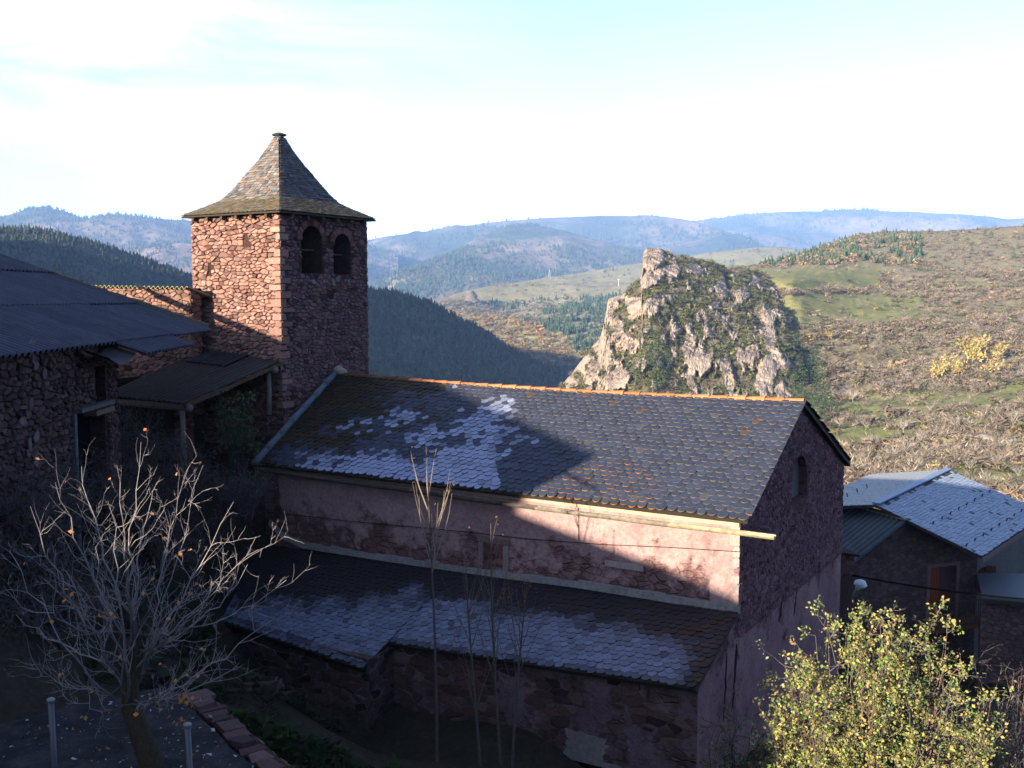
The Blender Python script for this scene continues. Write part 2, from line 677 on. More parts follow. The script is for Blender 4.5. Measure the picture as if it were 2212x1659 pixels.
def carve(mb, cutters):
    """exact boolean difference, returns a new MB with plain tones"""
    o = mb_obj(mb)
    cs = []
    for c in cutters:
        k = mb_obj(c)
        cs.append(k)
        md = o.modifiers.new('cut', 'BOOLEAN')
        md.operation = 'DIFFERENCE'
        md.solver = 'EXACT'
        md.object = k
    dg = bpy.context.evaluated_depsgraph_get()
    me = bpy.data.meshes.new_from_object(o.evaluated_get(dg))
    out = MB()
    out.add([v.co.copy() for v in me.vertices], [tuple(p.vertices) for p in me.polygons])
    for k in cs + [o]:
        d = k.data
        bpy.data.objects.remove(k)
        bpy.data.meshes.remove(d)
    bpy.data.meshes.remove(me)
    return out


# ================================================================== CHURCH
TH = R(32)
e = Vector((-math.cos(TH), math.sin(TH), 0))   # along the nave, to the left and away
g = Vector((math.sin(TH), math.cos(TH), 0))    # along the gable, away
O = P(1598, 1130, 20)
O0 = Vector((O.x, O.y, 0))


def N(s, t, z): return O0 + e * s + g * t + Z * z


def st(p):
    q = p - O0
    return q.dot(e), q.dot(g)


def on_t(px, py, t): return hit(px, py, N(0, t, 0), g)   # plane parallel to the long wall
def on_s(px, py, s): return hit(px, py, N(s, 0, 0), e)   # plane parallel to the gable


RA = on_s(1738, 866, -.12)                   # ridge, right end
ta = st(RA)[1]
RE = on_t(1614, 1126, -.22)                  # eave, right end
LA = on_t(730, 808, ta)                      # ridge, left end
LE = on_t(556, 1003, -.22)                   # eave, left end
FA = on_s(1838, 1000, -.12)                  # far eave, right end
tf = st(FA)[1]
FL = N(st(LA)[0] - .3, tf, FA.z)             # far eave, left end
zE, zR = RE.z, RA.z
SL = st(LA)[0]                               # left end of the nave along e
church = thing('church', 'red stone church with a scalloped slate roof, clay ridge tiles and a frosty lean-to aisle', 'church', N(6, 3, -9.5))

nave_f = bil(RE, LE, LA, RA)                 # a: right->left, b: eave->ridge


def ridge_sag(p, a, b):
    return p - Z * (.09 * math.sin(math.pi * min(1, max(0, a))) ** 1 * b)


def nave_s(a, b):
    p, n = nave_f(a, b)
    return ridge_sag(p, a, b), n


def frost_at(a, b):
    """chance of hoar frost on a slate of the nave roof (a from the right end, b from the eave)"""
    q = noise.fractal(Vector((a * 10, b * 5, 3.1)), 1, 2, 4)
    lim = .44 + .02 * math.sin(b * 9) + .03 * q
    if a < lim: return 0
    v = 1.08 - abs(a - .56 - .04 * b) * 2.7 - max(0, b - .08) * 1.0 + q * .8
    if b < .13: v = max(v, 1.15 - max(0, a - .72) * 4.5 + q * .6)
    elif b < .75 and a < .86: v = max(v, .40 - .4 * b + q * .8)
    return v


def nave_col(a, b):
    k = rnd.uniform(.8, 1.2)
    c = (.048 * k, .062 * k, .105 * k)
    edge = (.18, .155, .13)
    if rnd.random() < .02: c = (.085, .09, .10)
    elif rnd.random() < .006: c = (.12, .07, .045)
    li = noise.noise(Vector((a * 6, b * 4, 9))) + (.55 - b) * 1.1 + (.35 - abs(a - .30)) * .8
    if li > .62 and a < .55:
        edge = (.40, .18, .045) if rnd.random() < .6 else (.2, .13, .07)
        if rnd.random() < .02: c = (.15, .09, .035)
    mo = (a - .70) * 3.0 + (b - .45) * .9 + noise.noise(Vector((a * 8, b * 6, 2))) * .55
    if mo > .45:
        c = rnd.choice([(.030, .022, .013), (.045, .03, .014), (.065, .04, .015), (.022, .022, .022)])
        edge = (.05, .035, .02)
    elif mo > .2 and rnd.random() < .5:
        c = (.04, .03, .02)
        edge = (.08, .05, .025)
    fp = frost_at(a, b)
    if rnd.random() < (fp - .22) * 1.7 and (mo < .45 or b < .15):
        k = min(1, max(.12, rnd.gauss(.25 + .75 * fp, .22)))
        c = tuple(p * (1 - k) + q * k for p, q in zip(c, (.36, .42, .62)))
        edge = tuple(p * (1 - k) + q * k for p, q in zip(edge, (.16, .18, .22)))
    return c, edge


mb = MB()
LaN = (LE - RE).length
LbN = (RA - RE).length
slates(mb, nave_s, lambda b: LaN + ((LA - RA).length - LaN) * b, LbN, .215, .165, nave_col, round_=1.9)
# deck under the slates and the far slope
for f_, dn in ((nave_s, .03),):
    vs, fs = [], []
    for i in range(13):
        for k in range(3):
            p, n = f_(i / 12, k / 2)
            vs += [p - n * .004, p - n * .07]
    for i in range(12):
        for k in range(2):
            q = (i * 3 + k) * 2
            fs += [(q, q + 6, q + 8, q + 2), (q + 1, q + 3, q + 9, q + 7)]
    for i in range(12):
        q = i * 6
        fs.append((q, q + 1, q + 7, q + 6))
    fs += [(0, 2, 3, 1), (2, 4, 5, 3), (72, 73, 75, 74), (74, 75, 77, 76)]
    mb.add(vs, fs, (.05, .04, .035))
far_f = bil(FA, FL, LA, RA)


def far_s(a, b):
    p, n = far_f(a, b)
    return ridge_sag(p, a, b), n


slates(mb, far_s, lambda b: LaN, (RA - FA).length, .4, .24, lambda a, b: ((.055, .055, .06), (.08, .05, .04)))
vs, fs = [], []
for i in range(5):
    for k in range(2):
        p, n = far_s(i / 4, k)
        vs += [p - n * .004, p - n * .1]
for i in range(4):
    q = i * 4
    fs += [(q, q + 4, q + 6, q + 2), (q + 1, q + 3, q + 7, q + 5), (q, q + 1, q + 5, q + 4)]
fs += [(0, 2, 3, 1)]
mb.add(vs, fs, (.045, .025, .022))
roof = mb.build('roof', M_SLATE, church)

# ridge tiles: overlapping half barrels
mb = MB()
nrt = 31
dirv = (LA - RA)
for i in range(nrt):
    a0, a1 = i / nrt, (i + 1.06) / nrt
    p0 = ridge_sag(RA + dirv * a0, a0, 1)
    p1 = ridge_sag(RA + dirv * min(1.0, a1), min(1, a1), 1)
    r0, r1 = .098 * rnd.uniform(.94, 1.06), .082
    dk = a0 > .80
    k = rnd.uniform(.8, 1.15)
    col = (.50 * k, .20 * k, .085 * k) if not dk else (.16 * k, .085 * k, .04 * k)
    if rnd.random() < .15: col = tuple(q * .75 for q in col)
    tilt = Z * rnd.uniform(0, .02)
    vs, fs, cs = [], [], []
    m = 9
    for q, (p, r_) in enumerate(((p0 + tilt, r0), (p1, r1))):
        for z_ in range(m):
            t = math.pi * (z_ / (m - 1))
            hd = g * math.cos(t) * r_ * 1.15 + Z * (math.sin(t) * r_ * 1.0 - .035)
            vs.append(p + hd)
            vs.append(p + hd * .84 - Z * .012)
    for z_ in range(m - 1):
        A, B = 2 * z_, 2 * z_ + 2
        C, D = 2 * m + A, 2 * m + B
        fs += [(A, B, D, C), (A, A + 1, B + 1, B), (C, D, D + 1, C + 1)]
        cs += [col, tuple(q * .8 for q in col), tuple(q * .5 for q in col)]
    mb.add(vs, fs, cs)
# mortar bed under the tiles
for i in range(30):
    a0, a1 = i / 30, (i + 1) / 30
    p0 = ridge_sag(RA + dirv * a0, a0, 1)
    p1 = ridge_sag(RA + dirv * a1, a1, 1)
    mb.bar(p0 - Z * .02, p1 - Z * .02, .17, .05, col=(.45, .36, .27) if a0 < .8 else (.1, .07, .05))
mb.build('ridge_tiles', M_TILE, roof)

# verge capping on the left edge: overlapping grey half pipes
mb = MB()
a_, b_ = LA + e * .05 + Z * .07, LE + e * .02 + Z * .06 - g * .05
nv = 7
for i in range(nv):
    p0 = a_ + (b_ - a_) * (i / nv)
    p1 = a_ + (b_ - a_) * ((i + 1.1) / nv)
    k = rnd.uniform(.85, 1.1)
    mb.tube([p0, p0 + (p1 - p0) * .5, p1], [.085, .095, .112], 10, (.13 * k, .155 * k, .185 * k))
mb.build('verge_capping', M_CEMENT if False else M_TILE, roof, True)
mb = MB()
c0 = LA + e * .02 + Z * .07
mb.tube([c0 - e * .3 - Z * .02, c0 - e * .05 + Z * .06, c0 + e * .14 + Z * .03], [.10, .14, .10], 8, (.36, .30, .24))
mb.build('verge_end_tile', M_TILE, roof, True)

# ---- nave walls
def roof_z(t):
    """underside of the roof in the gable plane"""
    if t < ta: return zE + (zR - zE) * (t + .22) / (ta + .22) - .09
    return zR + (FA.z - zR) * (t - ta) / (tf - ta) - .09


tw_far = tf - .28
A0 = on_s(1508, 1482, 0)                     # aisle near corner under its eave
taA = st(A0)[1]                              # negative
zA0 = A0.z
AT0 = on_t(1606, 1322, 0)                    # aisle roof top, right end
AT1 = on_t(604, 1183, 0)
ZB = -13.5
gable_poly = [N(0, taA, ZB), N(0, taA, zA0 - .02), N(0, 0, AT0.z - .05), N(0, 0, roof_z(0)),
              N(0, ta, zR - .1), N(0, tw_far, roof_z(tw_far)), N(0, tw_far, ZB)]
mb = MB()
mb.prism(gable_poly, e * .6)
rc = on_s(1727, 985, 0)                      # arched niche
ra_, rb_ = on_s(1711, 1040, 0), on_s(1744, 1040, 0)
rl = on_s(1727, 1080, 0)
hw_ = (st(rb_)[1] - st(ra_)[1]) / 2
cen = (st(rb_)[1] + st(ra_)[1]) / 2
arch = [N(-.3, cen + hw_, rl.z), N(-.3, cen - hw_, rl.z)]
for i in range(9):
    t = math.pi * i / 8
    arch.append(N(-.3, cen - hw_ * math.cos(t), rc.z - hw_ + hw_ * math.sin(t)))
cu = MB()
cu.prism(arch, e * .58)
gw = carve(mb, [cu])
gw_o = gw.build('gable_wall', M_GABLE, church)
mb = MB()
mb.prism([N(.2, cen + hw_ * .98, rl.z + .01), N(.2, cen - hw_ * .98, rl.z + .01), N(.2, cen - hw_ * .98, rc.z - .1), N(.2, cen, rc.z - .02), N(.2, cen + hw_ * .98, rc.z - .1)], e * .05, (.13, .14, .16))
mb.build('niche_infill', M_STUCCO, gw_o)
mb = MB()
rubble(mb, N(0, 0, 0), g, -e, tw_far, -6.9, zR - .1, .62, [lambda x, z: (abs(x - cen) < hw_ + .03 and rl.z - .03 < z < rc.z - hw_) or ((x - cen) ** 2 + (z - rc.z + hw_) ** 2 < (hw_ + .04) ** 2)],
       base=(.23, .112, .125), depth=.022, v=.34, top=lambda x: min(roof_z(x) - .1, 9) if noise.noise(Vector((x * .8, 2, 0))) > -9 else 0)
mb.build('masonry', M_STONE, gw_o)
# buttress rib seams on the lower gable: rough render drips
for px, y0, y1, w in ((1590, 1390, 1530, 8), (1570, 1410, 1560, 6), (1690, 1280, 1345, 8), (1722, 1265, 1330, 6)):
    p0, p1 = on_s(px, y0, 0), on_s(px - 8, y1, 0)
    pts = [p0 + (p1 - p0) * (i / 8) - e * .0 + g * rnd.uniform(-.03, .03) for i in range(9)]
    mb = MB()
    mb.tube(pts, [.012] + [w * .0045 * rnd.uniform(.6, 1.2) for _ in range(7)] + [.01], 5, (.05, .03, .03))
    mb.build('render_crack', M_MORTAR, gw_o)

LE_s = st(LE)[0]
mb = MB()
zw = roof_z(0)
SLW = LE_s - .02
sh = []
mb.prism([N(.6, 0, ZB), N(SLW, 0, ZB), N(SLW, 0, zw - .0), N(.6, 0, zw)], g * .6)
nw = mb.build('nave_wall', M_PLASTER, church)
mb = MB()
mb.prism([N(SLW, .0, ZB), N(SLW, tw_far, ZB), N(SLW, tw_far, roof_z(tw_far)), N(SLW, ta, zR - .12), N(SLW, 0, zw)], -e * .55)
mb.prism([N(.6, tw_far, ZB), N(SLW - .55, tw_far, ZB), N(SLW - .55, tw_far, roof_z(tw_far) - .02), N(.6, tw_far, roof_z(tw_far) - .02)], -g * .55)
mb.build('back_wall', M_GABLE, church)
# pale band of plaster just under the eave, and rough corner stones
mb = MB()
for i in range(24):
    a0, a1 = i / 24, (i + 1) / 24
    mb.box(N(SLW * a0 + .0, -.05, zw - .2), e * (SLW / 24), g * .048, Z * (.13 + rnd.uniform(-.01, .01)), (.46, .33, .24))
mb.build('eave_band', M_TILE, nw)
mb = MB()
z_ = AT0.z + .05
while z_ < zw - .3:
    h = rnd.uniform(.14, .3)
    L = rnd.uniform(.06, .2)
    po_ = [N(-.010, -.006, z_ + .01), N(L, -.006, z_ + rnd.uniform(0, .05)), N(L * rnd.uniform(.8, 1.1), -.006, z_ + h * .7), N(L * .5, -.006, z_ + h - .02), N(-.010, -.006, z_ + h - .03)]
    mb.prism(po_, -g * rnd.uniform(.004, .014), stone_col((.50, .36, .33), .1))
    z_ += h
mb.build('quoin', M_STONE, nw)

mb = MB()
mb.box(N(.003, -.006, AT0.z - .3), e * .6, g * .005, Z * (zw - .21 - AT0.z + .3))
mb.build('plaster_coat', M_COAT, nw)
mb = MB()
mb.box(N(.003, taA - .006, ZB), e * .6, g * .005, Z * (zA0 - .1 - ZB))
mb.build('plaster_coat', M_AISLE, gw_o)
# gutter: hollowed log running well past the corner
mb = MB()
gp = [on_t(558, 1013, -.30), on_t(800, 1046, -.30), on_t(1074, 1084, -.30), on_t(1340, 1118, -.30), on_t(1674, 1158, -.30)]
pts, cols = [], []
for i in range(len(gp) - 1):
    for k in range(6):
        pts.append(gp[i] + (gp[i + 1] - gp[i]) * (k / 6) + Z * rnd.uniform(-.006, .006))
pts.append(gp[-1])
m = 9
vs, fs, cs = [], [], []
for i, p in enumerate(pts):
    for k in range(m):
        t = math.pi * (1.06 - 1.12 * k / (m - 1)) + math.pi
        d = g * math.cos(t) + Z * math.sin(t)
        vs += [p + d * .078, p + d * .052]
for i in range(len(pts) - 1):
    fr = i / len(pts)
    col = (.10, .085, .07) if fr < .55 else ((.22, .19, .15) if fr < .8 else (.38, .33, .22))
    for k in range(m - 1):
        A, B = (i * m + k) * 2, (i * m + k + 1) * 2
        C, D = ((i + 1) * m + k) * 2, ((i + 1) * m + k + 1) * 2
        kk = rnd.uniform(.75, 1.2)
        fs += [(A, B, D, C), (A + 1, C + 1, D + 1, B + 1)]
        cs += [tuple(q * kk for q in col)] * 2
    for k in (0, m - 1):
        A, C = (i * m + k) * 2, ((i + 1) * m + k) * 2
        fs.append((A, A + 1, C + 1, C)); cs.append(col)
for i in (0, len(pts) - 1):
    for k in range(m - 1):
        A, B = (i * m + k) * 2, (i * m + k + 1) * 2
        fs.append((A, A + 1, B + 1, B)); cs.append((.5, .42, .27))
mb.add(vs, fs, cs)
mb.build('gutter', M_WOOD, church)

# blocked window, slab and cable on the nave wall
mb = MB()
def face_box(px0, py0, px1, py1, d0, d1, col, mbx, slope=.118):
    """slab lying on the long wall between two pixel corners"""
    p0, p1 = on_t(px0, py0, 0), on_t(px1, py1, 0)
    s0, s1 = st(p0)[0], st(p1)[0]
    mbx.box(N(s0, -d1, min(p0.z, p1.z)), e * (s1 - s0), g * (d1 - d0), Z * abs(p1.z - p0.z), col)
wlow, wtop = on_t(1066, 1224, 0).z, on_t(1066, 1172, 0).z
s_a, s_b = st(on_t(1034, 1195, 0))[0], st(on_t(1099, 1203, 0))[0]
x_ = lambda s: N(s, 0, 0)
wf = MB()
wf.box(N(s_a + .02, -.03, wtop - .02), e * -(s_a - s_b + .04), g * .028, Z * .14, (.24, .16, .15))
wf.box(N(s_a, -.022, wlow), e * -.13, g * .02, Z * (wtop - wlow - .03), (.27, .2, .19))
wf.box(N(s_b, -.022, wlow - .06), e * .15, g * .02, Z * (wtop - wlow + .03), (.33, .28, .26))
bw = wf.build('blocked_window', M_STONE, church)
mb = MB()
rubble(mb, N(s_a - .14, .0, 0), -e, -g, (s_a - s_b) - .3, wlow, wtop - .06, .8, base=(.17, .075, .065), depth=.02)
mb.build('infill', M_STONE, bw)
mb = MB()
p0, p1 = on_t(1308, 1206, 0), on_t(1391, 1216, 0)
mb.box(N(st(p1)[0], -.035, p0.z - .16), e * (st(p0)[0] - st(p1)[0]), g * .033, Z * .13, (.46, .40, .34))
mb.build('stone_slab', M_STONE, church)

# ---- aisle
zoff = .0
A1 = P(850, 1385, 21.75)                     # eave, at the step
sA1, tA1 = st(A1)
B0 = P(797, 1418, 21.0)
sB0, tB0 = st(B0)
B1 = P(497, 1340, 23.15)
sB1, tB1 = st(B1)
WIT = .18                                    # eave overhang
ai = MB()
ai.prism([N(.6, taA, ZB), A1 * 1 + Z * (ZB - A1.z), A1 - Z * .05, N(.6, taA, zA0 - .05)], g * .5)
aw = ai.build('aisle_wall', M_AISLE, church)
am = MB()
Lw = math.hypot(sA1 - .02, tA1 - taA)
ua = (A1 - N(0, taA, A1.z)).normalized()
rubble(am, N(sA1, tA1, 0), -ua, Vector((-ua.y, ua.x, 0)) * (1 if -ua.x > 9 else -1) if False else -g, Lw, -10.4, max(A1.z, zA0) - .02, 1.15, base=(.125, .07, .065), depth=.022, v=.25,
       holes=[lambda x, z: Lw - 2.6 < x < Lw - .9 and z < -7.9 - .5 * abs(x - Lw + 1.8) and noise.noise(Vector((x * 3, z * 3, 1))) > -.3,
              lambda x, z: noise.fractal(Vector((x * 1.1, z * 1.3, 4)), 1, 2, 3) + max(0, x - Lw + 1.6) * .35 > .33], top=lambda x: A1.z + (zA0 - A1.z) * x / Lw - .08)
am.build('masonry', M_STONE, aw)
ai = MB()
ai.prism([N(sB0, tB0, ZB), N(sB1, tB1, ZB), N(sB1, tB1, B1.z - .05), N(sB0, tB0, B0.z - .05)], g * .5)
cnr = N(sB0, tB0, 0)
ai.prism([N(sB0, tB0 + .5, ZB), N(sA1 + .05, tA1 + .5, ZB), N(sA1 + .05, tA1 + .5, A1.z - .06), N(sB0, tB0 + .5, B0.z - .06)], e * .4)
ai.prism([N(sB1, tB1 + .5, ZB), N(sB1, -.02, ZB), N(sB1, -.02, AT1.z - .06), N(sB1, tB1 + .5, B1.z - .06)], -e * .5)
aw2 = ai.build('aisle_wall', M_AISLE, church)
am = MB()
Lw2 = math.hypot(sB1 - sB0, tB1 - tB0)
ub = (N(sB0, tB0, 0) - N(sB1, tB1, 0)).normalized()
rubble(am, N(sB1, tB1, 0), ub, -g, Lw2, -10, B0.z - .06, 1.1, base=(.115, .07, .065), depth=.022, v=.25, quoin=(True, True))
rubble(am, N(sB0, tB0, 0), g, -e, .8, -10, B0.z - .06, 1.0, base=(.10, .06, .058), depth=.02, v=.25)
am.build('masonry', M_STONE, aw2)
# concrete skirting along the foot of the aisle
sk = MB()
for i in range(14):
    s0 = sB0 + (sB1 - sB0) * i / 14
    sk.box(N(s0, tB0 + (tB1 - tB0) * i / 14 - .06, ZB), e * ((sB1 - sB0) / 14), g * .058, Z * (-9.4 - .05 * i / 14 + rnd.uniform(-.1, .1) - ZB), (.12, .12, .13))
sk.build('skirting', M_CEMENT, aw)
ar0 = N(-.02, -.02, AT0.z)
ar1 = N(st(AT1)[0] + .6, -.02, AT1.z)
e0 = N(-.02, taA - WIT, zA0 - .0)
e1 = N(sA1, tA1 - WIT, A1.z)
f0 = N(sB0, tB0 - WIT, B0.z - .02)
FZ = .09
f1 = N(sB1 + .1, tB1 - WIT, B1.z)
fr = sA1 / st(ar1)[0]
armid = ar0 + (ar1 - ar0) * fr


def aisle_col(a, b, left):
    k = rnd.uniform(.8, 1.15)
    q = noise.fractal(Vector((a * 5, b * 4, 7.7 + left)), 1, 2, 3)
    lim = (.70 + q * .22) if not left else (.78 - .5 * a + q * .22)
    if not left: lim -= .08 * (1 - a)
    dk = rnd.choice([(.022, .023, .032), (.026, .025, .032), (.03, .026, .028)])
    if not left and a < .2 and rnd.random() < .25: dk = (.05, .03, .022)
    f = min(1, max(0, (lim - b) / .22 + rnd.uniform(-.22, .22)))
    if not left: f *= min(1, max(0, (a - .02) / .07 + rnd.uniform(-.2, .2)))
    if b < .05: f *= rnd.uniform(.2, .8)
    f *= rnd.uniform(.72, 1)
    if rnd.random() < .03: f *= .4
    c = tuple(p * (1 - f) + x * f * k for p, x in zip(dk, (.20, .24, .36)))
    return c, tuple(p * (1 - f) + x * f for p, x in zip((.03, .022, .02), (.13, .15, .2)))


ar = MB()
fR = bil(e0, e1, armid, ar0)
# the left part runs on in the same plane, so the seam does not show
_dn = (e1 - armid)
_k = (Vector((f0.x, f0.y, 0)) - Vector((e1.x, e1.y, 0))).length / Vector((_dn.x, _dn.y, 0)).length
f0 = e1 + _dn * _k + Z * .06
fLf = bil(f0, f1, ar1, armid)
LaR, LbR = (e1 - e0).length, (ar0 - e0).length
slates(ar, fR, lambda b: LaR, LbR, .185, .14, lambda a, b: aisle_col(a, b, 0), thick=.012)
LaL, LbL = (f1 - f0).length, (armid - f0).length
slates(ar, fLf, lambda b: LaL + ((ar1 - armid).length - LaL) * b, LbL, .185, .14, lambda a, b: aisle_col(a, b, 1), thick=.012)
for f_ in (fR, fLf):
    vs = []
    for a, b in ((0, 0), (1, 0), (1, 1), (0, 1)):
        p, n = f_(a, b)
        vs += [p - n * .004, p - n * .08]
    ar.add(vs, [(0, 2, 4, 6), (1, 7, 5, 3), (0, 1, 3, 2), (0, 6, 7, 1), (2, 3, 5, 4)], (.035, .028, .026))
arf = ar.build('aisle_roof', M_SLATE, church)
# cement fillet where the aisle roof meets the nave wall, rising at its left end
fl = MB()
top_pts = [on_t(px, py, -.0) for px, py in ((1600, 1318), (1440, 1292), (1250, 1262), (1100, 1243), (950, 1222), (840, 1206), (735, 1190), (660, 1178), (615, 1158), (585, 1128))]
for i in range(len(top_pts) - 1):
    q0, q1 = top_pts[i], top_pts[i + 1]
    for k in range(4):
        a, b = q0 + (q1 - q0) * (k / 4), q0 + (q1 - q0) * ((k + 1) / 4)
        h = .09 * rnd.uniform(.7, 1.25)
        kk = rnd.uniform(.85, 1.1)
        fl.prism([a - Z * .06, a + Z * h, a + Z * (h * .8) - g * .05, a - Z * .06 - g * .10], b - a, (.4 * kk,) * 3)
fl.build('cement_fillet', M_CEMENT, church)
# doorway at the foot of the aisle, only its head in view
dm = MB()
p0, p1 = hit(1238, 1640, N(0, taA, 0), (A1 - N(0, taA, A1.z)).cross(Z)), hit(1332, 1652, N(0, taA, 0), (A1 - N(0, taA, A1.z)).cross(Z))
ud = (p1 - p0); ud.z = 0; ud.normalize()
nd = Vector((ud.y, -ud.x, 0))
if nd.y > 0: nd = -nd
wd = (Vector((p1.x, p1.y, 0)) - Vector((p0.x, p0.y, 0))).length
dm.box(Vector((p0.x, p0.y, -9.6)) + nd * .001, ud * wd, nd * .012, Z * (p0.z + 9.6), (.012, .012, .014))
dz = dm.build('doorway', M_DARK, church)
dm = MB()
dm.box(Vector((p0.x, p0.y, p0.z)) - ud * .12 + nd * .001, ud * (wd + .24), nd * .03, Z * .1, (.3, .3, .3))
dm.box(Vector((p0.x, p0.y, -9.6)) - ud * .12 + nd * .001, ud * .115, nd * .03, Z * (p0.z + 9.6), (.25, .25, .26))
dm.build('door_frame', M_CEMENT, dz)
dm = MB()
pl = []
for i in range(44):
    t = 2 * math.pi * i / 44
    rr = 1 + .5 * noise.fractal(Vector((math.cos(t) * 2, math.sin(t) * 2, 5)), .8, 2, 4)
    pl.append(Vector((p0.x, p0.y, p0.z + .3)) + ud * (wd * .3 + .55 * rr * max(-.8, min(.8, 1.3 * math.cos(t)))) + Z * (.34 * rr * max(-.8, min(.8, 1.3 * math.sin(t)))) + nd * .003)
dm.prism(pl, nd * .024, (.3, .3, .31))
dm.build('cement_patch', M_CEMENT, aw)

# ================================================================== BELL TOWER
ST = max(SL, LE_s) + .12
T0 = on_s(607, 640, ST)
T1 = on_s(793, 640, ST)
t0, t1 = st(T0)[1], st(T1)[1]
W = t1 - t0
TL = on_t(417, 560, t0)
s1 = st(TL)[0]
D = s1 - ST
zt = on_s(604, 462, ST).z
tower = thing('bell_tower', 'square rubble bell tower with twin arched openings and a flared slate cap', 'tower', N(ST + D / 2, (t0 + t1) / 2, -8.5))
body = MB()
body.box(N(ST, t0, -9), e * D, g * W, Z * (zt + 9))
inner = MB()
inner.box(N(ST + .5, t0 + .5, -.9), e * (D - 1), g * (W - 1), Z * (zt + .9 + 1))
cut = [inner]
holes = []


def arch_open(px0, px1, pyt, pyb):
    a, b = st(on_s(px0, (pyt + pyb) / 2, ST))[1], st(on_s(px1, (pyt + pyb) / 2, ST))[1]
    zt_, zb_ = on_s((px0 + px1) / 2, pyt, ST).z, on_s((px0 + px1) / 2, pyb, ST).z
    c, r = (a + b) / 2, (b - a) / 2
    zs = zt_ - r
    po = [N(ST - .3, c + r, zb_), N(ST - .3, c - r, zb_)]
    for i in range(13):
        t = math.pi * i / 12
        po.append(N(ST - .3, c - r * math.cos(t), zs + r * math.sin(t)))
    k = MB()
    k.prism(po, e * 1.2)
    cut.append(k)
    lo, hi = c - r - t0, c + r - t0
    holes.append(lambda x, z, lo=lo, hi=hi, zb_=zb_, zs=zs, cc=c - t0, r=r: (lo < x < hi and zb_ < z < zs) or ((x - cc) ** 2 + (z - zs) ** 2 < (r + .2) ** 2 and z >= zs - .02))
    return c, r, zs, zb_


ar1_ = arch_open(651, 695, 488, 590)
ar2_ = arch_open(721, 756, 505, 592)
qa, qb = on_s(705, 627, ST), on_s(720, 645, ST)
k = MB()
k.box(N(ST - .3, st(qa)[1], qb.z), e * .75, g * (st(qb)[1] - st(qa)[1]), Z * (qa.z - qb.z))
cut.append(k)
ql, qh, zl, zh = st(qa)[1] - t0, st(qb)[1] - t0, qb.z, qa.z
tboxes = [(ql, qh, zl, zh)]
# slits in the left face
lholes = []
lboxes = []
for px0, px1, py0, py1 in ((530, 538, 504, 534), (452, 459, 573, 596)):
    a, b = on_t(px0, py0, t0), on_t(px1, py1, t0)
    sa, sb = st(a)[0], st(b)[0]
    k = MB()
    k.box(N(sb, t0 - .3, b.z), e * (sa - sb), g * .62, Z * (a.z - b.z))
    cut.append(k)
    x0, x1 = s1 - sa, s1 - sb
    lboxes.append((x0, x1, b.z, a.z))
tw = carve(body, cut)
tw_o = tw.build('wall', M_MORTAR, tower)
mb = MB()
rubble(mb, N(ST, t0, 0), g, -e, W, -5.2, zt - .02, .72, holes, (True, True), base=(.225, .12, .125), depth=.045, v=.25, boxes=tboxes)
rubble(mb, N(s1, t0, 0), -e, -g, D, -4.4, zt - .02, .72, None, (True, True), base=(.35, .19, .155), depth=.062, v=.33, boxes=lboxes)  # sunlit face coloured lighter than the shaded face beside it
rubble(mb, N(s1, t1, 0), -g, e, W, -1, zt - .02, 1.3, None, (True, True), depth=.045)
rubble(mb, N(ST, t1, 0), e, g, D, -1, zt - .02, 1.3, None, (True, True), depth=.045)
z_ = -4.3
kk_ = 0
while z_ < zt - .25:                          # larger corner stones, long and short by turns
    h = rnd.uniform(.15, .3)
    la, lb = (rnd.uniform(.3, .5), rnd.uniform(.14, .24)) if kk_ % 2 else (rnd.uniform(.14, .24), rnd.uniform(.3, .5))
    kk_ += 1
    if rnd.random() < .8:
        q0 = N(ST, t0, z_) - e * .078 - g * .088
        c4 = [q0, q0 + g * (la + rnd.uniform(-.02, .02)), q0 + g * (la + .04) + e * (lb + .04), q0 + e * (lb + rnd.uniform(-.02, .02))]
        hh_ = h - .03
        v_ = [p + Z * rnd.uniform(0, .02) for p in c4] + [p + Z * (hh_ + rnd.uniform(-.02, .01)) + e * rnd.uniform(-.0, .012) + g * rnd.uniform(0, .012) for p in c4]
        mb.add(v_, [(0, 3, 2, 1), (4, 5, 6, 7), (0, 1, 5, 4), (1, 2, 6, 5), (2, 3, 7, 6), (3, 0, 4, 7)], stone_col((.34, .195, .165), .25))
    z_ += h
for c, r, zs, zb_ in (ar1_, ar2_):           # voussoirs
    nvs = 13
    for i in range(nvs):
        ta0, ta1 = math.pi * (i + .06) / nvs, math.pi * (i + .94) / nvs
        ro = r + rnd.uniform(.17, .22)
        q = [(r + .004, ta0), (ro, ta0), (ro, ta1), (r + .004, ta1)]
        vsx = [N(ST + .02, c - rr * math.cos(t), zs + rr * math.sin(t)) for rr, t in q]
        mb.prism(vsx, -e * rnd.uniform(.045, .075), stone_col((.25, .11, .10), .2))
mb.build('masonry', M_STONE, tw_o)
# lime streaks under the openings
for i in range(9):
    mb = MB()
    px = rnd.uniform(668, 755); py = rnd.uniform(598, 612) if px > 700 else rnd.uniform(604, 616)
    p = on_s(px, py, ST)
    h = rnd.uniform(.08, .3) if px > 715 else rnd.uniform(.05, .12)
    w = rnd.uniform(.04, .12)
    po = [p - e * .062 + g * (w * math.cos(2 * math.pi * q / 9) * rnd.uniform(.6, 1.1)) + Z * (h * .5 * math.sin(2 * math.pi * q / 9) * rnd.uniform(.6, 1.1)) for q in range(9)]
    mb.prism(po, -e * .012, (.36, .34, .36) if px > 710 else (.26, .22, .23))
    mb.build('lime_stain', M_CEMENT, tw_o)
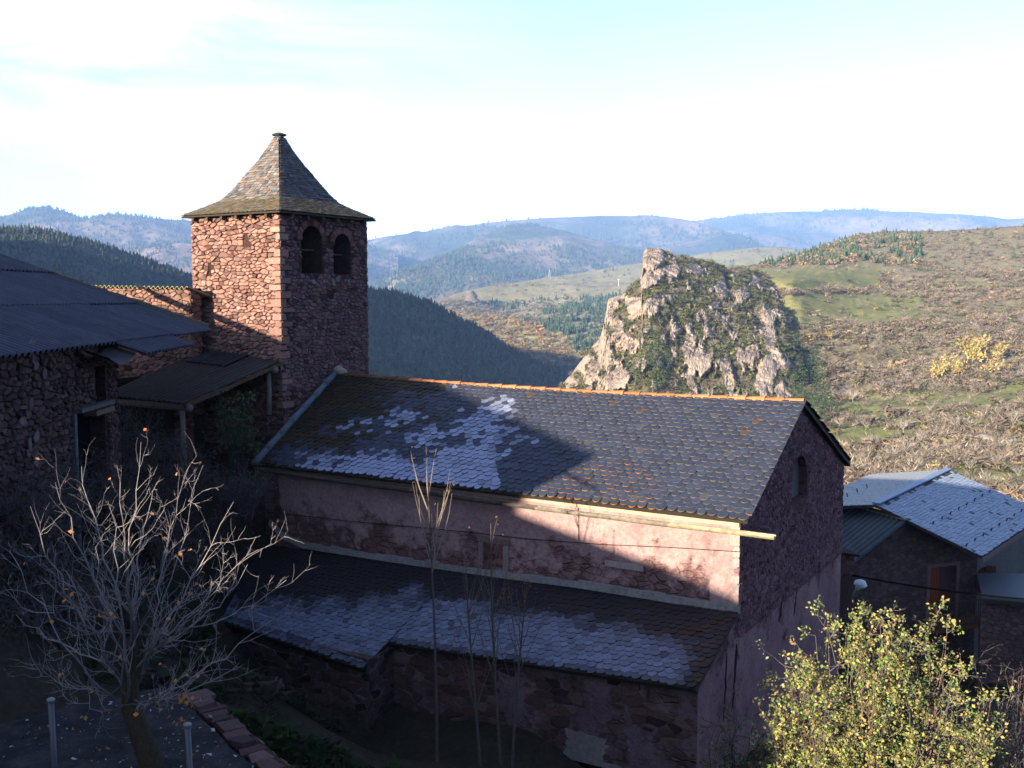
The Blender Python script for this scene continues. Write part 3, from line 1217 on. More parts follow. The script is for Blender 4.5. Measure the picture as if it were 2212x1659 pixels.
# low parapet board inside each arch
for c, r, zs, zb_ in (ar1_, ar2_):
    mb = MB()
    mb.box(N(ST + .3, c - r, zs - .28), e * .07, g * (2 * r), Z * .05, (.1, .07, .06))
    mb.build('beam', M_WOOD, tw_o)
# roof
ctr = N(ST + D / 2, (t0 + t1) / 2, 0)
ez = zt + .07
OH = .22
HW = W / 2 + OH
HD = D / 2 + OH
apex_z = on_s(596, 293, ST + D / 2).z
prof = [(0, 1), (.09, .80), (.183, .61), (.294, .505), (.444, .395), (.56, .315), (.65, .245), (.74, .185), (.833, .13), (.92, .085), (.975, .06)]
HH = apex_z - ez
pb = [q[0] for q in prof]
ph = [q[1] for q in prof]
# arc length parametrisation
arc = [0]
for i in range(1, len(prof)):
    arc.append(arc[-1] + math.hypot((pb[i] - pb[i - 1]) * HH, (ph[i] - ph[i - 1]) * HW))
arc = [q / arc[-1] for q in arc]
slopeL = sum(math.hypot((pb[i] - pb[i - 1]) * HH, (ph[i] - ph[i - 1]) * HW) for i in range(1, len(prof)))


def cap_face(nx, hn, hx, nrm):
    """face with outward horizontal normal nrm, lateral axis nx"""
    def pt(a, b):
        zz = np.interp(b, arc, pb) * HH
        hh = np.interp(b, arc, ph)
        # eaves sag a little between the corners
        return ctr + nrm * (hn * hh) + nx * (hx * hh * (2 * a - 1)) + Z * (ez + zz - .05 * (1 - b) * (1 - (2 * a - 1) ** 2) * 0)
    def f(a, b):
        p = pt(a, b)
        db = pt(a, min(1, b + .02)) - pt(a, max(0, b - .02))
        da = nx
        n = da.cross(db)
        n.normalize()
        if n.dot(nrm) + n.z < 0: n = -n
        return p, n
    return f


def cap_col(lit):  # sun and shade put into the slate colours, side by side
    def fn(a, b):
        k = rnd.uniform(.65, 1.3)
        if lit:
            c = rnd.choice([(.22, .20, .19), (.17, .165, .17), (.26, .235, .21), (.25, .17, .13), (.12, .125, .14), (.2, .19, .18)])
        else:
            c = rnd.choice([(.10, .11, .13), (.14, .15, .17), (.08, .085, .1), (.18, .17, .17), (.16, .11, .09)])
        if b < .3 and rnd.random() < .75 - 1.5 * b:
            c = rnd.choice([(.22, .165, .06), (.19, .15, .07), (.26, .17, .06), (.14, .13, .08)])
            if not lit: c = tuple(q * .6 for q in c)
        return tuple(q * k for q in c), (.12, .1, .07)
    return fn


mb = MB()
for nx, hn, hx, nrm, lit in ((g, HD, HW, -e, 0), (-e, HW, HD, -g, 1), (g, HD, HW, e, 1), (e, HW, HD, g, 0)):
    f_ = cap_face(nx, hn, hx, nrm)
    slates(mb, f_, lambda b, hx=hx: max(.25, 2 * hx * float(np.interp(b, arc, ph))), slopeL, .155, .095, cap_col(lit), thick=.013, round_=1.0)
    vs, fs = [], []
    for i in range(13):
        for a in (0, 1):
            p, n = f_(a, i / 12)
            vs.append(p - n * .012)
    for i in range(12):
        fs.append((i * 2, i * 2 + 1, i * 2 + 3, i * 2 + 2))
    mb.add(vs, fs, (.06, .055, .05))
# boarding under the eaves
q = [ctr + e * (sx * HD) + g * (sy * HW) + Z * (ez - .012) for sx, sy in ((-1, -1), (1, -1), (1, 1), (-1, 1))]
mb.prism(q, -Z * .035, (.05, .035, .025))
rf = mb.build('roof', M_SLATE, tower)
for nx, nrm, h, L in ((g, -e, D / 2, W), (-e, -g, W / 2, D)):
    for i in range(6):
        c = ctr + nrm * (h - .1) + nx * (L * (-.5 + (i + .5) / 6)) + Z * (ez - .12)
        m_ = MB()
        m_.bar(c, c + nrm * .34, .09, .1, col=(.09, .06, .04))
        m_.build('rafter', M_WOOD, rf)
m_ = MB()
hz = ez + HH * .94
m_.tube([ctr + Z * hz, ctr + Z * (hz + .1), ctr + Z * (apex_z + .02)], [.17, .15, .135], 10, (.10, .11, .12))
fn_o = m_.build('finial', M_STONE, rf)
m_ = MB()
m_.tube([ctr + Z * (apex_z + .018), ctr + Z * (apex_z + .05), ctr + Z * (apex_z + .10)], [.22, .23, .10], 9, (.07, .085, .045))
m_.build('cap_stone', M_STONE, fn_o)
# ================================================================== terrain helper (near)
TZ = -5.55                                   # level of the gravel terrace
WA, WB = hitz(425, 1525, TZ), hitz(575, 1662, TZ)
WA.z = WB.z = 0   # line of the low wall edging the terrace
WD = (WB - WA).normalized()
WN = Vector((-WD.y, WD.x, 0))
if WN.x < 0: WN = -WN
CTRL = [(-9.5, 25.5, -4.6), (-12, 20, -3.2), (-8.3, 20, -3.9), (-8.0, 17, -3.6), (-8.6, 15, -3.6), (-9.5, 11, -4.5), (-8.3, 23, -4.4), (-5.9, 18.4, -7.2), (-6.0, 15.5, -6.1), (-8.6, 27.6, -4.9), (-6.2, 24.6, -8.9), (-5, 22, -9.4), (-7.2, 22, -8.2), (-3, 20, -9.7), (3, 17, -10.3), (0, 14, -9.6), (0, 9, -8.5), (5, 12, -10),
        (8, 15, -10), (9, 25, -11.5), (15, 35, -14), (22, 40, -15), (-4, 34, -8), (5, 40, -14), (-20, 35, -6), (20, 20, -12), (-15, 0, -4), (0, -5, -7), (15, 0, -9)]


def sm(x): x = min(1, max(0, x)); return x * x * (3 - 2 * x)


def gz(x, y):
    num = den = 0
    for a, b, z in CTRL:
        w = 1 / ((x - a) ** 2 + (y - b) ** 2 + .6) ** 1.4
        num += w * z; den += w
    z = num / den
    d = (Vector((x, y, 0)) - WA).dot(WN)
    along = (Vector((x, y, 0)) - WA).dot(WD)
    if along > -2.0 - 0:
        bank = TZ - .4 - 1.15 * d
        if d <= 0: zz = TZ - .08
        else: zz = max(z, bank) if d > .3 else TZ - .4
        z = z + (zz - z) * sm((along + 2.0) / 1.2) * (1 if d > 0 else sm((18.5 - y) / 2) * sm((x + 7.2 + max(0, 15.5 - y) * 1.3) / 1.2))
    r = math.hypot(x, y)
    if r > 50:
        zf = float(np.interp(r, [50, 70, 120, 400, 700, 10000], [-15, -22, -37, -82, -95, -95]))
        z = z + (zf - z) * sm((r - 45) / 25)
    return z + .06 * noise.noise(Vector((x * .9, y * .9, 0)))


xs = sorted(set([round(-40 + i * .8, 2) for i in range(101)] + [s * v for v in (48, 60, 80, 110, 160, 240, 400, 700, 1200, 2500, 5000, 8400) for s in (-1, 1)]))
ys = sorted(set([round(-14 + i * .8, 2) for i in range(85)] + [-20, -40, -100, -300, -1000, -3000, -8400, 58, 64, 72, 84, 100, 130, 170, 230, 320, 450, 650, 1000, 1800, 3500, 6000, 8400]))
gm = MB()
gv = [Vector((x, y, gz(x, y))) for y in ys for x in xs]
nx_ = len(xs)
gf = [(j * nx_ + i, j * nx_ + i + 1, (j + 1) * nx_ + i + 1, (j + 1) * nx_ + i) for j in range(len(ys) - 1) for i in range(nx_ - 1)]
gm.add(gv, gf)
ground = gm.build('ground', M_SOIL, smooth=True)
tag(ground, kind='structure')
# gravel sheet on the terrace
gm = MB()
gv, gf = [], []
for j in range(24):
    for i in range(24):
        al, dd = -1.0 + j * .5, -.1 - i * .45
        p = WA + WD * al + WN * dd
        gv.append(Vector((p.x, p.y, TZ + .05 * noise.noise(Vector((p.x * 1.3, p.y * 1.3, 4))))))
for j in range(23):
    for i in range(23):
        gf.append((j * 24 + i, j * 24 + i + 1, j * 24 + 25 + i, j * 24 + 24 + i))
gm.add(gv, gf)
tag(gm.build('gravel_terrace', M_GRAVEL, smooth=True), kind='structure')
# low wall edging the terrace
wl_ = thing('retaining_wall', 'low red stone wall edging the gravel terrace above the grass bank', 'wall', WA + Z * -7)
mb = MB()
mb.box(WA + WN * .02 - WD * .6 + Z * (TZ - 2.4), WD * 6.5, WN * .30, Z * 2.32)
mb.build('core', M_MORTAR, wl_)
mb = MB()
x = -.6
while x < 5.8:
    w = rnd.uniform(.12, .36)
    wid = rnd.uniform(.22, .38)
    cp = [WA + WD * (x + rnd.uniform(-.01, .02)) + WN * rnd.uniform(-.06, .05), WA + WD * (x + w - .02) + WN * rnd.uniform(-.06, .05), WA + WD * (x + w - rnd.uniform(.0, .06)) + WN * wid, WA + WD * (x + rnd.uniform(0, .06)) + WN * (wid + rnd.uniform(-.05, .05))]
    zl = TZ - .09 + rnd.uniform(-.03, .02)
    mb.prism([q_ + Z * zl for q_ in cp], Z * rnd.uniform(.05, .1), stone_col((.115, .068, .068), .35))
    x += w
mb.build('coping', M_STONE, wl_)
mb = MB()
rubble(mb, WA + WN * .32 - WD * .6, WD, WN, 6.4, TZ - 2.4, TZ - .1, 1, depth=.04, base=(.17, .09, .085))
mb.build('masonry', M_STONE, wl_)

# ================================================================== BARN
F_ = P(455, 712, 27.2)
ad = Vector((-.048, .999, 0)).normalized()   # along the eave, away
bd = Vector((-ad.y, ad.x, 0))                # up the slope, to the left
rise = .345
barn = thing('barn', 'long red rubble barn with a dark corrugated roof beside the tower', 'barn', F_ - ad * 6 + bd * 3 + Z * (-4.5 - F_.z))
LB = 15.5
UPL = 9.0


def barn_pt(k, m): return F_ - ad * k + bd * m + Z * (rise * m)


FN = (ad.cross(bd) * 1 + bd * -rise).normalized()


def strip(k0, k1, m0, m1, lift=0):
    return bil(barn_pt(k0, m0) + FN * lift, barn_pt(k1, m0) + FN * lift, barn_pt(k1, m1) + FN * lift, barn_pt(k0, m1) + FN * lift)


mb = MB()
bc = (.062, .070, .105)
# right part of the eave stops short, the middle has an extra low course, as on the photo
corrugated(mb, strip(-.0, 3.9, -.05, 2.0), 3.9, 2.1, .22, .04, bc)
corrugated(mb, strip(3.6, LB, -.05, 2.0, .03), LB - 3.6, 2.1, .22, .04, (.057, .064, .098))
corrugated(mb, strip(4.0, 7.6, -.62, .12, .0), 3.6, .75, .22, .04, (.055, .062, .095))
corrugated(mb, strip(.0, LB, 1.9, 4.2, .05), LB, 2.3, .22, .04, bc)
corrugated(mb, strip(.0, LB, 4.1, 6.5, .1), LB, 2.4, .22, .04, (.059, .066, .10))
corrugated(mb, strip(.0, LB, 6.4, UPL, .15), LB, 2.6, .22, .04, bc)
br = mb.build('roof', M_SHEET, barn)
mb = MB()                                     # mortar strip along the far verge
for i in range(26):
    m0, m1 = .1 + i * .22, .1 + (i + 1) * .22
    p0, p1 = barn_pt(-.06, m0), barn_pt(-.06, m1)
    mb.bar(p0 + FN * (.06 + rnd.uniform(-.02, .02)), p1 + FN * (.06 + rnd.uniform(-.02, .02)), rnd.uniform(.13, .2), .12, FN, (.17, .15, .12))
mb.build('verge_mortar', M_STONE, br)
wob = F_ + bd * .28
KJ = 6.7
LB = 12.9
mb = MB()
mb.box(wob - ad * KJ + Z * (-9 - wob.z), -ad * (LB - KJ), bd * .5, Z * (F_.z - .02 + 9))
win_k = 7.35
wz0, wz1 = F_.z - 1.25, F_.z - .45
cu = MB()
cu.box(wob - ad * (win_k + .5) - bd * .3 + Z * (wz0 - wob.z), ad * .55, bd * .7, Z * (wz1 - wz0))
pd0, pd1 = hit(158, 893, wob, bd), hit(226, 872, wob, bd)
kd = (pd1 - pd0).dot(ad)
xd = (pd0 - (wob - ad * LB)).dot(ad)
cd = MB()
cd.box(Vector((pd0.x, pd0.y, -8)) - bd * .3, ad * kd, bd * .7, Z * (pd0.z + 8))
bw_ = carve(mb, [cu, cd]).build('wall', M_MORTAR, barn)
mb = MB()
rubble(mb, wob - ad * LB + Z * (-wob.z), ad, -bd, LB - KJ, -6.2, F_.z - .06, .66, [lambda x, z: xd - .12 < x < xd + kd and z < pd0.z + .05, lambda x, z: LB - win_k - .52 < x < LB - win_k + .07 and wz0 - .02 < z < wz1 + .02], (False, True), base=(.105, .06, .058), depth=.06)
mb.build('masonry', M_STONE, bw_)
mb = MB()
p = wob - ad * (win_k + .2) + bd * .2
mb.box(p + Z * (wz0 - p.z), ad * .2, bd * .04, Z * (wz1 - wz0), (.13, .035, .025))
mb.build('window_shutter', M_PAINT, barn)
mb = MB()
p = wob - ad * (win_k + .75) - bd * .1
mb.box(p + Z * (wz0 - .12 - p.z), ad * 1.0, bd * .25, Z * .1, (.2, .14, .11))
mb.build('window_sill', M_STONE, barn)
mb = MB()                                     # bowed loose sheet hanging from the eave
vs, fs = [], []
for i in range(9):
    for k in range(5):
        a, b = i / 8, k / 4
        p = barn_pt(7.4 + 1.5 * a, -.35 + .5 * b) - Z * (.10 + .16 * math.sin(math.pi * a))
        vs.append(p)
for i in range(8):
    for k in range(4):
        fs.append((i * 5 + k, i * 5 + k + 1, i * 5 + 6 + k, i * 5 + 5 + k))
mb.add(vs, fs, (.11, .10, .11))
mb.build('loose_sheet', M_SHEET, br, True)
# worn plaster streak and dark hollow on the wall
for i in range(16):
    mb = MB()
    px, py = rnd.gauss(62, 14), 740 + i * 17
    if 800 < py < 930 and rnd.random() < .5: continue
    p = hit(px, py, wob, bd)
    w, h = rnd.uniform(.05, .13), rnd.uniform(.05, .16)
    po = [p - bd * .06 + ad * (w * math.cos(2 * math.pi * q / 8) * rnd.uniform(.6, 1.2)) + Z * (h * math.sin(2 * math.pi * q / 8) * rnd.uniform(.6, 1.2)) for q in range(8)]
    mb.prism(po, -bd * .02, tuple(q * rnd.uniform(.6, 1) for q in (.2, .17, .16)))
    mb.build('plaster_patch', M_AISLE, bw_)
# doorway of the barn: pale jamb, dark opening, stone lintel
mb = MB()
q0 = Vector((pd0.x, pd0.y, -6.2))
mb.box(q0 + bd * .3, ad * kd, bd * .06, Z * (pd0.z + 6.2), (.012, .012, .014))
dd_ = mb.build('doorway', M_DARK, barn)
mb = MB()
mb.box(q0 - bd * .002 - ad * .13, ad * .12, bd * -.07, Z * (pd0.z + 6.2), (.13, .13, .15))
mb.box(q0 - bd * .002 + Z * (pd0.z + 6.2), ad * (kd + .1), bd * -.16, Z * .08, (.14, .13, .13))
mb.build('door_frame', M_STONE, dd_)

# ---- stub of ruined wall with wavy sheet edge between barn and tower
tq = t0 - .8
wa_, wb_ = on_t(182, 616, tq), on_t(409, 624, tq)
stub = thing('ruined_wall', 'low sunlit rubble wall topped with wavy sheeting between barn and tower', 'wall', wb_ + Z * (-4.5))
ztop = (wa_.z + wb_.z) / 2 - .05
sa, sb = st(wa_)[0], st(wb_)[0]
mb = MB()
mb.box(N(sb, tq, -7), e * (sa + 1.5 - sb), g * .45, Z * (ztop + 7))
mb.build('core', M_MORTAR, stub)
mb = MB()
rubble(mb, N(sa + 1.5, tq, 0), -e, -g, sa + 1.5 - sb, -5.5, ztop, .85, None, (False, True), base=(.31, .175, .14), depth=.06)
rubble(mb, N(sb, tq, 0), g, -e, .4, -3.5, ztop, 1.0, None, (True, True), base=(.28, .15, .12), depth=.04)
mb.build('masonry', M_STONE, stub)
mb = MB()
f_ = bil(N(sb - .12, tq - .16, ztop + .02), N(sa + .6, tq - .16, ztop + .10), N(sa + .6, tq + 1.9, ztop - .55), N(sb - .12, tq + 1.9, ztop - .6))
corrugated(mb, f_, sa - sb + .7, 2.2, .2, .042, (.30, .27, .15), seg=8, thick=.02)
mb.build('roof_sheet', M_SHEET, stub)

# ---- open shed in front of the tower
shed = thing('open_shed', 'open lean-to shed with a sagging mossy corrugated roof on log posts', 'shed', P(500, 950, 26.5))
sTR = on_s(611, 779, ST - .05)
def shed_at(px, py, d): return P(px, py, d)
TRt = st(sTR)[1]
BR_ = hit(398, 872, N(ST - .05, 0, 0), e)
BRt = st(BR_)[1]
BL_ = on_t(226, 853, BRt)
TL_ = on_t(432, 757, TRt)
f_ = bil(BL_, BR_, sTR, TL_)
mb = MB()
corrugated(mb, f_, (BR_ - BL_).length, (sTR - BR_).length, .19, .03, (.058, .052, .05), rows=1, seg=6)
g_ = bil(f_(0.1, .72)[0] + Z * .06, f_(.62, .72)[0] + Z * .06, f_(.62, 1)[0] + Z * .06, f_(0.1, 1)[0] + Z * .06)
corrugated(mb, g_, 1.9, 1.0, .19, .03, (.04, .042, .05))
sr = mb.build('roof', M_SHEET, shed)
mb = MB()                                     # decayed mossy verge board
n_ = 22
for i in range(n_):
    p0 = BR_ + (sTR - BR_) * (i / n_)
    p1 = BR_ + (sTR - BR_) * ((i + 1) / n_)
    mb.bar(p0 - e * .03 - Z * (.05 + rnd.uniform(0, .03)), p1 - e * .03 - Z * (.05 + rnd.uniform(0, .03)), .08, rnd.uniform(.07, .12), col=rnd.choice([(.11, .06, .04), (.09, .07, .03), (.13, .07, .05)]))
mb.build('verge_board', M_WOOD, sr)
for t_, dz_, bot in ((TRt - .35, .0, -3.35), (BRt + .12, .0, -5.0)):
    p = N(ST + .18, t_, 0)
    fr_ = (t_ - BRt) / (TRt - BRt)
    ztp = BR_.z + (sTR.z - BR_.z) * fr_ - .22
    m_ = MB()
    m_.tube([Vector((p.x, p.y, bot)), Vector((p.x + .02, p.y, (bot + ztp) / 2)), Vector((p.x, p.y, ztp))], [.085, .075, .065], 8, (.20, .17, .15))
    m_.build('post', M_BARK, shed, True)
    m_ = MB()
    m_.tube([p + Z * (ztp + .07) - e * .32, p + Z * (ztp + .07) + e * 3.2], [.095, .085], 9, (.17, .14, .12))
    m_.build('beam', M_BARK, shed, True)
m_ = MB()
pp = N(ST + .18, TRt - .35, 0)
rubble(m_, pp + g * -.3 + e * -.25, e, -g, .55, -6, -3.36, .8, None, (True, True), base=(.16, .085, .075), depth=.03)
rubble(m_, pp + g * -.3 + e * -.25, g, -e, .6, -6, -3.36, .8, None, (True, True), base=(.16, .085, .075), depth=.03)
m_.box(pp + g * -.29 + e * -.24 + Z * -6, e * .52, g * .58, Z * 2.63, (.07, .04, .04))
m_.build('pier', M_STONE, shed)
m_ = MB()
m_.box(N(ST + 3.6, BRt + .1, -5.5), g * (TRt - BRt), e * .1, Z * 3.2, (.035, .025, .02))
m_.build('back_boarding', M_WOOD, shed)
# rubble bank wall below the shed, left of the nave
bank = thing('terrace_wall', 'dark mossy rubble wall holding the shed terrace left of the nave', 'wall', N(ST + 1, -1, -8))
mb = MB()
b0 = N(LE_s + .05, -.35, 0)
mb.box(b0 + Z * -10, e * 5.2, g * .5, Z * 5.0)
mb.build('core', M_MORTAR, bank)
mb = MB()
rubble(mb, b0 + e * 5.2, -e, -g, 5.2, -9.6, -4.85, 1.2, base=(.13, .085, .085), depth=.06, top=lambda x: -4.9 - .25 * noise.noise(Vector((x, 0, 0))) - .15)
mb.build('masonry', M_STONE, bank)

# ================================================================== NEIGHBOUR HOUSE (right)
house = thing('village_house', 'stone village house with a frosted slate roof and an orange balcony door', 'house', P(2050, 1400, 40))
rdir = Vector((.707, .707, 0))
qdir = Vector((.707, -.707, 0))
R1 = P(1892, 1091, 38.0)
R2 = hit(2047, 1016, R1, qdir)
sl_ = None
Cc = hit(2122, 1203, R1, rdir)               # eave corner on the near rake
mC = (Cc - R1).dot(qdir)
L2 = (R2 - R1).dot(rdir)
D2 = R2 + (Cc - R1)
f_ = bil(Cc, D2 + rdir * 0, R2, R1)
mb = MB()


def house_col(a, b):
    k = rnd.uniform(.85, 1.1)
    if b > .93 and rnd.random() < .55: return (.07, .075, .09), (.05, .05, .06)
    if rnd.random() < .02: return (.1, .11, .13), (.05, .05, .06)
    return (.40 * k, .50 * k, .64 * k), (.10, .11, .14)


slates(mb, f_, lambda b: L2, (R1 - Cc).length, .19, .14, house_col, thick=.011, round_=1.2)
vs = []
for a, b in ((0, 0), (1, 0), (1, 1), (0, 1)):
    p, n = f_(a, b)
    vs += [p - n * .004, p - n * .09]
mb.add(vs, [(0, 2, 4, 6), (1, 7, 5, 3), (0, 1, 3, 2), (0, 6, 7, 1), (2, 3, 5, 4)], (.05, .05, .06))
# back slope seen edge-on
bs0 = R1 - qdir * 3.4 - Z * .62
bs1 = R2 - qdir * 3.4 - Z * .62
f2 = bil(bs0 - rdir * .0, bs1, R2, R1)
slates(mb, f2, lambda b: L2, 3.5, .30, .26, lambda a, b: ((.42, .46, .48), (.3, .32, .34)), thick=.012)
vs = []
for a, b in ((0, 0), (1, 0), (1, 1), (0, 1)):
    p, n = f2(a, b)
    vs += [p - n * .004, p - n * .09]
mb.add(vs, [(0, 2, 4, 6), (1, 7, 5, 3), (0, 1, 3, 2), (0, 6, 7, 1), (2, 3, 5, 4)], (.05, .05, .06))
hr = mb.build('roof', M_SLATE, house)
mb = MB()
mb.bar(R1 + Z * .07, R2 + Z * .07 + rdir * .1, .30, .05, col=(.12, .155, .235))
mb.build('ridge_flashing', M_METAL, hr)
# snow guards
for b, n_, a0 in ((.52, 8, .10), (.16, 8, .02)):
    for i in range(n_):
        a = a0 + i * .118
        if a > .97: continue
        p, n = f_(a, b)
        m_ = MB()
        m_.bar(p, p + n * .15, .02, .05, qdir, col=(.03, .03, .04))
        m_.box(p + n * .12 - rdir * .05, rdir * .1, n * .05, qdir * .02, (.05, .05, .06))
        m_.build('snow_guard', M_METAL, hr)
for i in range(4):
    p, n = f2(.12 + .13 * i, .42)
    m_ = MB()
    m_.bar(p, p + n * .2, .02, .05, qdir, col=(.06, .07, .1))
    m_.build('snow_guard', M_METAL, hr)
# eave fascia
mb = MB()
mb.bar(Cc - Z * .12 + qdir * .02, D2 - Z * .12 + qdir * .02, .05, .16, col=(.22, .16, .16))
mb.build('fascia', M_WOOD, hr)
# gable wall under the near rake
AP = R1 + (Cc - R1) * (1.18 / 3.88)
AP = hit(1957, 1124, R1, rdir)
wdir = Vector((.94, .34, 0)).normalized()
wn_ = Vector((wdir.y, -wdir.x, 0))
AP2 = AP - wn_ * .22
kr = (2110 - 0)
PR = hit(2110, 1240, AP2, wn_)
krr = (PR - AP2).dot(wdir)
kl = -2.9


def roofz(p):
    """height of the frosted slope's underside above p"""
    m = (Vector((p.x, p.y, 0)) - Vector((R1.x, R1.y, 0))).dot(qdir)
    return R1.z + (Cc.z - R1.z) * m / mC - .11


wp = [AP2 + wdir * kl, AP2 + wdir * krr, AP2 + wdir * krr, AP2, AP2 + wdir * kl]
zz = [-18, -18, roofz(wp[2]), AP.z - .12, AP.z - .12 + kl * .58]
poly = [Vector((p.x, p.y, z)) for p, z in zip(wp, zz)]
mb = MB()
mb.prism(poly, -wn_ * .5)
hd0, hd1 = hit(2009, 1232, AP2, wn_), hit(2066, 1216, AP2, wn_)
hb_ = hit(2040, 1338, AP2, wn_).z
kd0, kd1 = (hd0 - AP2).dot(wdir), (hd1 - AP2).dot(wdir)
dzt = (hd0.z + hd1.z) / 2
cu = MB()
b_ = AP2 + wdir * kd0
cu.box(Vector((b_.x, b_.y, hb_)) + wn_ * .3, wdir * (kd1 - kd0), -wn_ * .62, Z * (dzt - hb_))
hw_o = carve(mb, [cu]).build('gable_wall', M_HOUSEW, house)
mb = MB()
b0_ = Vector((b_.x, b_.y, 0))
fw = .14
mb.box(b0_ + wn_ * .002 - wdir * fw + Z * hb_, wdir * (fw - .003), wn_ * .04, Z * (dzt - hb_ + fw), (.24, .16, .16))
mb.box(b0_ + wn_ * .002 + wdir * (kd1 - kd0 + .003) + Z * hb_, wdir * (fw - .003), wn_ * .04, Z * (dzt - hb_ + fw), (.24, .16, .16))
mb.box(b0_ + wn_ * .002 + Z * (dzt + .003), wdir * (kd1 - kd0), wn_ * .04, Z * (fw - .003), (.24, .16, .16))
door = MB()
dw = kd1 - kd0
door.box(b0_ - wn_ * .26 + Z * hb_, wdir * dw * .5, wn_ * .05, Z * (dzt - hb_), (.28, .062, .02))
door.box(b0_ - wn_ * .30 + wdir * dw * .5 + Z * hb_, wdir * dw * .5, wn_ * .05, Z * (dzt - hb_), (.10, .05, .05))
for i in range(5):
    door.box(b0_ - wn_ * .21 + wdir * (dw * .5 * (i + .1) / 5) + Z * (hb_ + .05), wdir * .012, wn_ * .004, Z * (dzt - hb_ - .1), (.1, .03, .015))
dr = door.build('balcony_door', M_PAINT, house)
mb.build('door_frame', M_STONE, dr)
# balcony
bal = MB()
bb = b0_ + wn_ * .004 - wdir * .35 + Z * (hb_ - .16)
bl_ = krr - kd0 + .45
bal.box(bb, wdir * bl_, wn_ * .85, Z * .14, (.25, .10, .06))
bo = bal.build('balcony', M_STONE, house)
rl_ = MB()
top = .95
c0 = bb + wn_ * .8 + Z * .14
ends = [(c0, c0 + wdir * bl_), (bb + Z * .14 + wdir * bl_ * .995 + wn_ * .05, c0 + wdir * bl_ * .995)]
for a, b in ends:
    rl_.bar(a + Z * top, b + Z * top, .035, .03, col=(.02, .02, .025))
    rl_.bar(a + Z * .08, b + Z * .08, .03, .03, col=(.02, .02, .025))
    n_ = int((b - a).length / .12)
    for i in range(n_ + 1):
        p = a + (b - a) * (i / n_)
        rl_.bar(p, p + Z * top, .016, .016, Vector((1, 0, 0)), (.02, .02, .025))
rl_.build('railing', M_METAL, bo)
# stucco wall under the eave with its shuttered window
s0_ = AP2 + wdir * krr
mb = MB()
s0_ = Vector((s0_.x, s0_.y, 0))
sz_ = roofz(s0_) - .02
mb.prism([s0_ + Z * -18, s0_ + rdir * 8 + Z * -18, s0_ + rdir * 8 + Z * sz_, s0_ + Z * sz_], -qdir * .4)
so = mb.build('side_wall', M_STUCCO, house)
mb = MB()
zs0, zs1 = P(2115, 1283, 38.4).z, P(2115, 1236, 38.4).z
wb0 = s0_ + qdir * .003 + rdir * .2
mb.box(wb0 + Z * zs0, rdir * .75, qdir * .012, Z * (zs1 - zs0), (.03, .03, .035))
wo_ = mb.build('window', M_DARK, so)
m_ = MB()
m_.box(wb0 + Z * (zs0 - .02) + qdir * .02, -rdir * .05 + qdir * .42 - rdir * .3, qdir * .03, Z * (zs1 - zs0 + .04), (.30, .075, .03))
m_.build('shutter', M_PAINT, wo_)
m_ = MB()
m_.box(wb0 + rdir * .76 + Z * (zs0 - .02) + qdir * .02, rdir * .12 + qdir * .3, rdir * .03, Z * (zs1 - zs0 + .04), (.14, .045, .03))
m_.build('shutter', M_PAINT, wo_)
# corrugated wing on the left
mb = MB()
rg = Vector((-wdir.y, wdir.x, 0))
p1_ = AP + wn_ * .1 - Z * .02
p0_ = p1_ - wdir * 2.55 - Z * 1.5
f3 = bil(p0_ + rg * 4.6, p0_, p1_, p1_ + rg * 4.6)
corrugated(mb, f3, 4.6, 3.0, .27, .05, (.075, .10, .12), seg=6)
wo2 = mb.build('wing_roof', M_SHEET, house)
mb = MB()
for i in range(8):
    mb.bar(p1_ + rg * (4.6 * i / 8) + Z * .06, p1_ + rg * (4.6 * (i + 1) / 8) + Z * .06, .3, .05, col=(.17, .15, .14) if i % 2 else (.2, .17, .16))
mb.build('ridge_mortar', M_STONE, wo2)
# lower wing at the far right edge: dark eave board, pale sill and stone wall
low = thing('annexe', 'dark stone annexe with a lean-to roof at the right edge below the stucco wall', 'annexe', P(2200, 1400, 35))
q1, q2 = P(2122, 1288, 35.5), P(2330, 1306, 34.5)
m_ = MB()
dq = (q2 - q1); dq.z = 0
nq = Vector((dq.y, -dq.x, 0)).normalized()
m_.prism([q1 - nq * .25 - Z * .12, q2 - nq * .25 - Z * .12, q2 - nq * .25 + Z * (-18 - q2.z), q1 - nq * .25 + Z * (-18 - q1.z)], -nq * .4)
m_.build('wall', M_HOUSEW, low)
m_ = MB()
m_.prism([q1, q2, q2 - nq * 2.6 + Z * .42, q1 - nq * 2.0 + Z * .32], -Z * .10, (.055, .065, .085))
m_.bar(q1 - Z * .14 + nq * .02, q2 - Z * .14 + nq * .02, .08, .14, col=(.02, .016, .016))
m_.build('roof', M_METAL, low)

# ---- rubble pier with slate cap behind the church corner
pier = thing('wall_stub', 'narrow rubble wall end under a dark slab at the far church corner', 'wall', P(1838, 1300, 28.6))
pc = P(1834, 1300, 28.6)
m_ = MB()
zt_ = P(1834, 1200, 28.6).z
m_.box(Vector((pc.x - .35, pc.y, -13)), Vector((.5, .12, 0)), Vector((-.1, .5, 0)), Z * (zt_ + 13), (.1, .06, .06))
rubble(m_, Vector((pc.x - .35, pc.y, 0)), Vector((.972, .233, 0)), Vector((.233, -.972, 0)), .51, -8, zt_, .8, None, (True, True), base=(.17, .09, .085), depth=.04)
m_.build('masonry', M_STONE, pier)
m_ = MB()
m_.box(Vector((pc.x - .5, pc.y - .1, zt_ + .09)), Vector((.78, .1, -.14)), Vector((-.1, .75, 0)), Z * .06, (.03, .014, .012))
m_.build('cap_slab', M_STONE, pier)
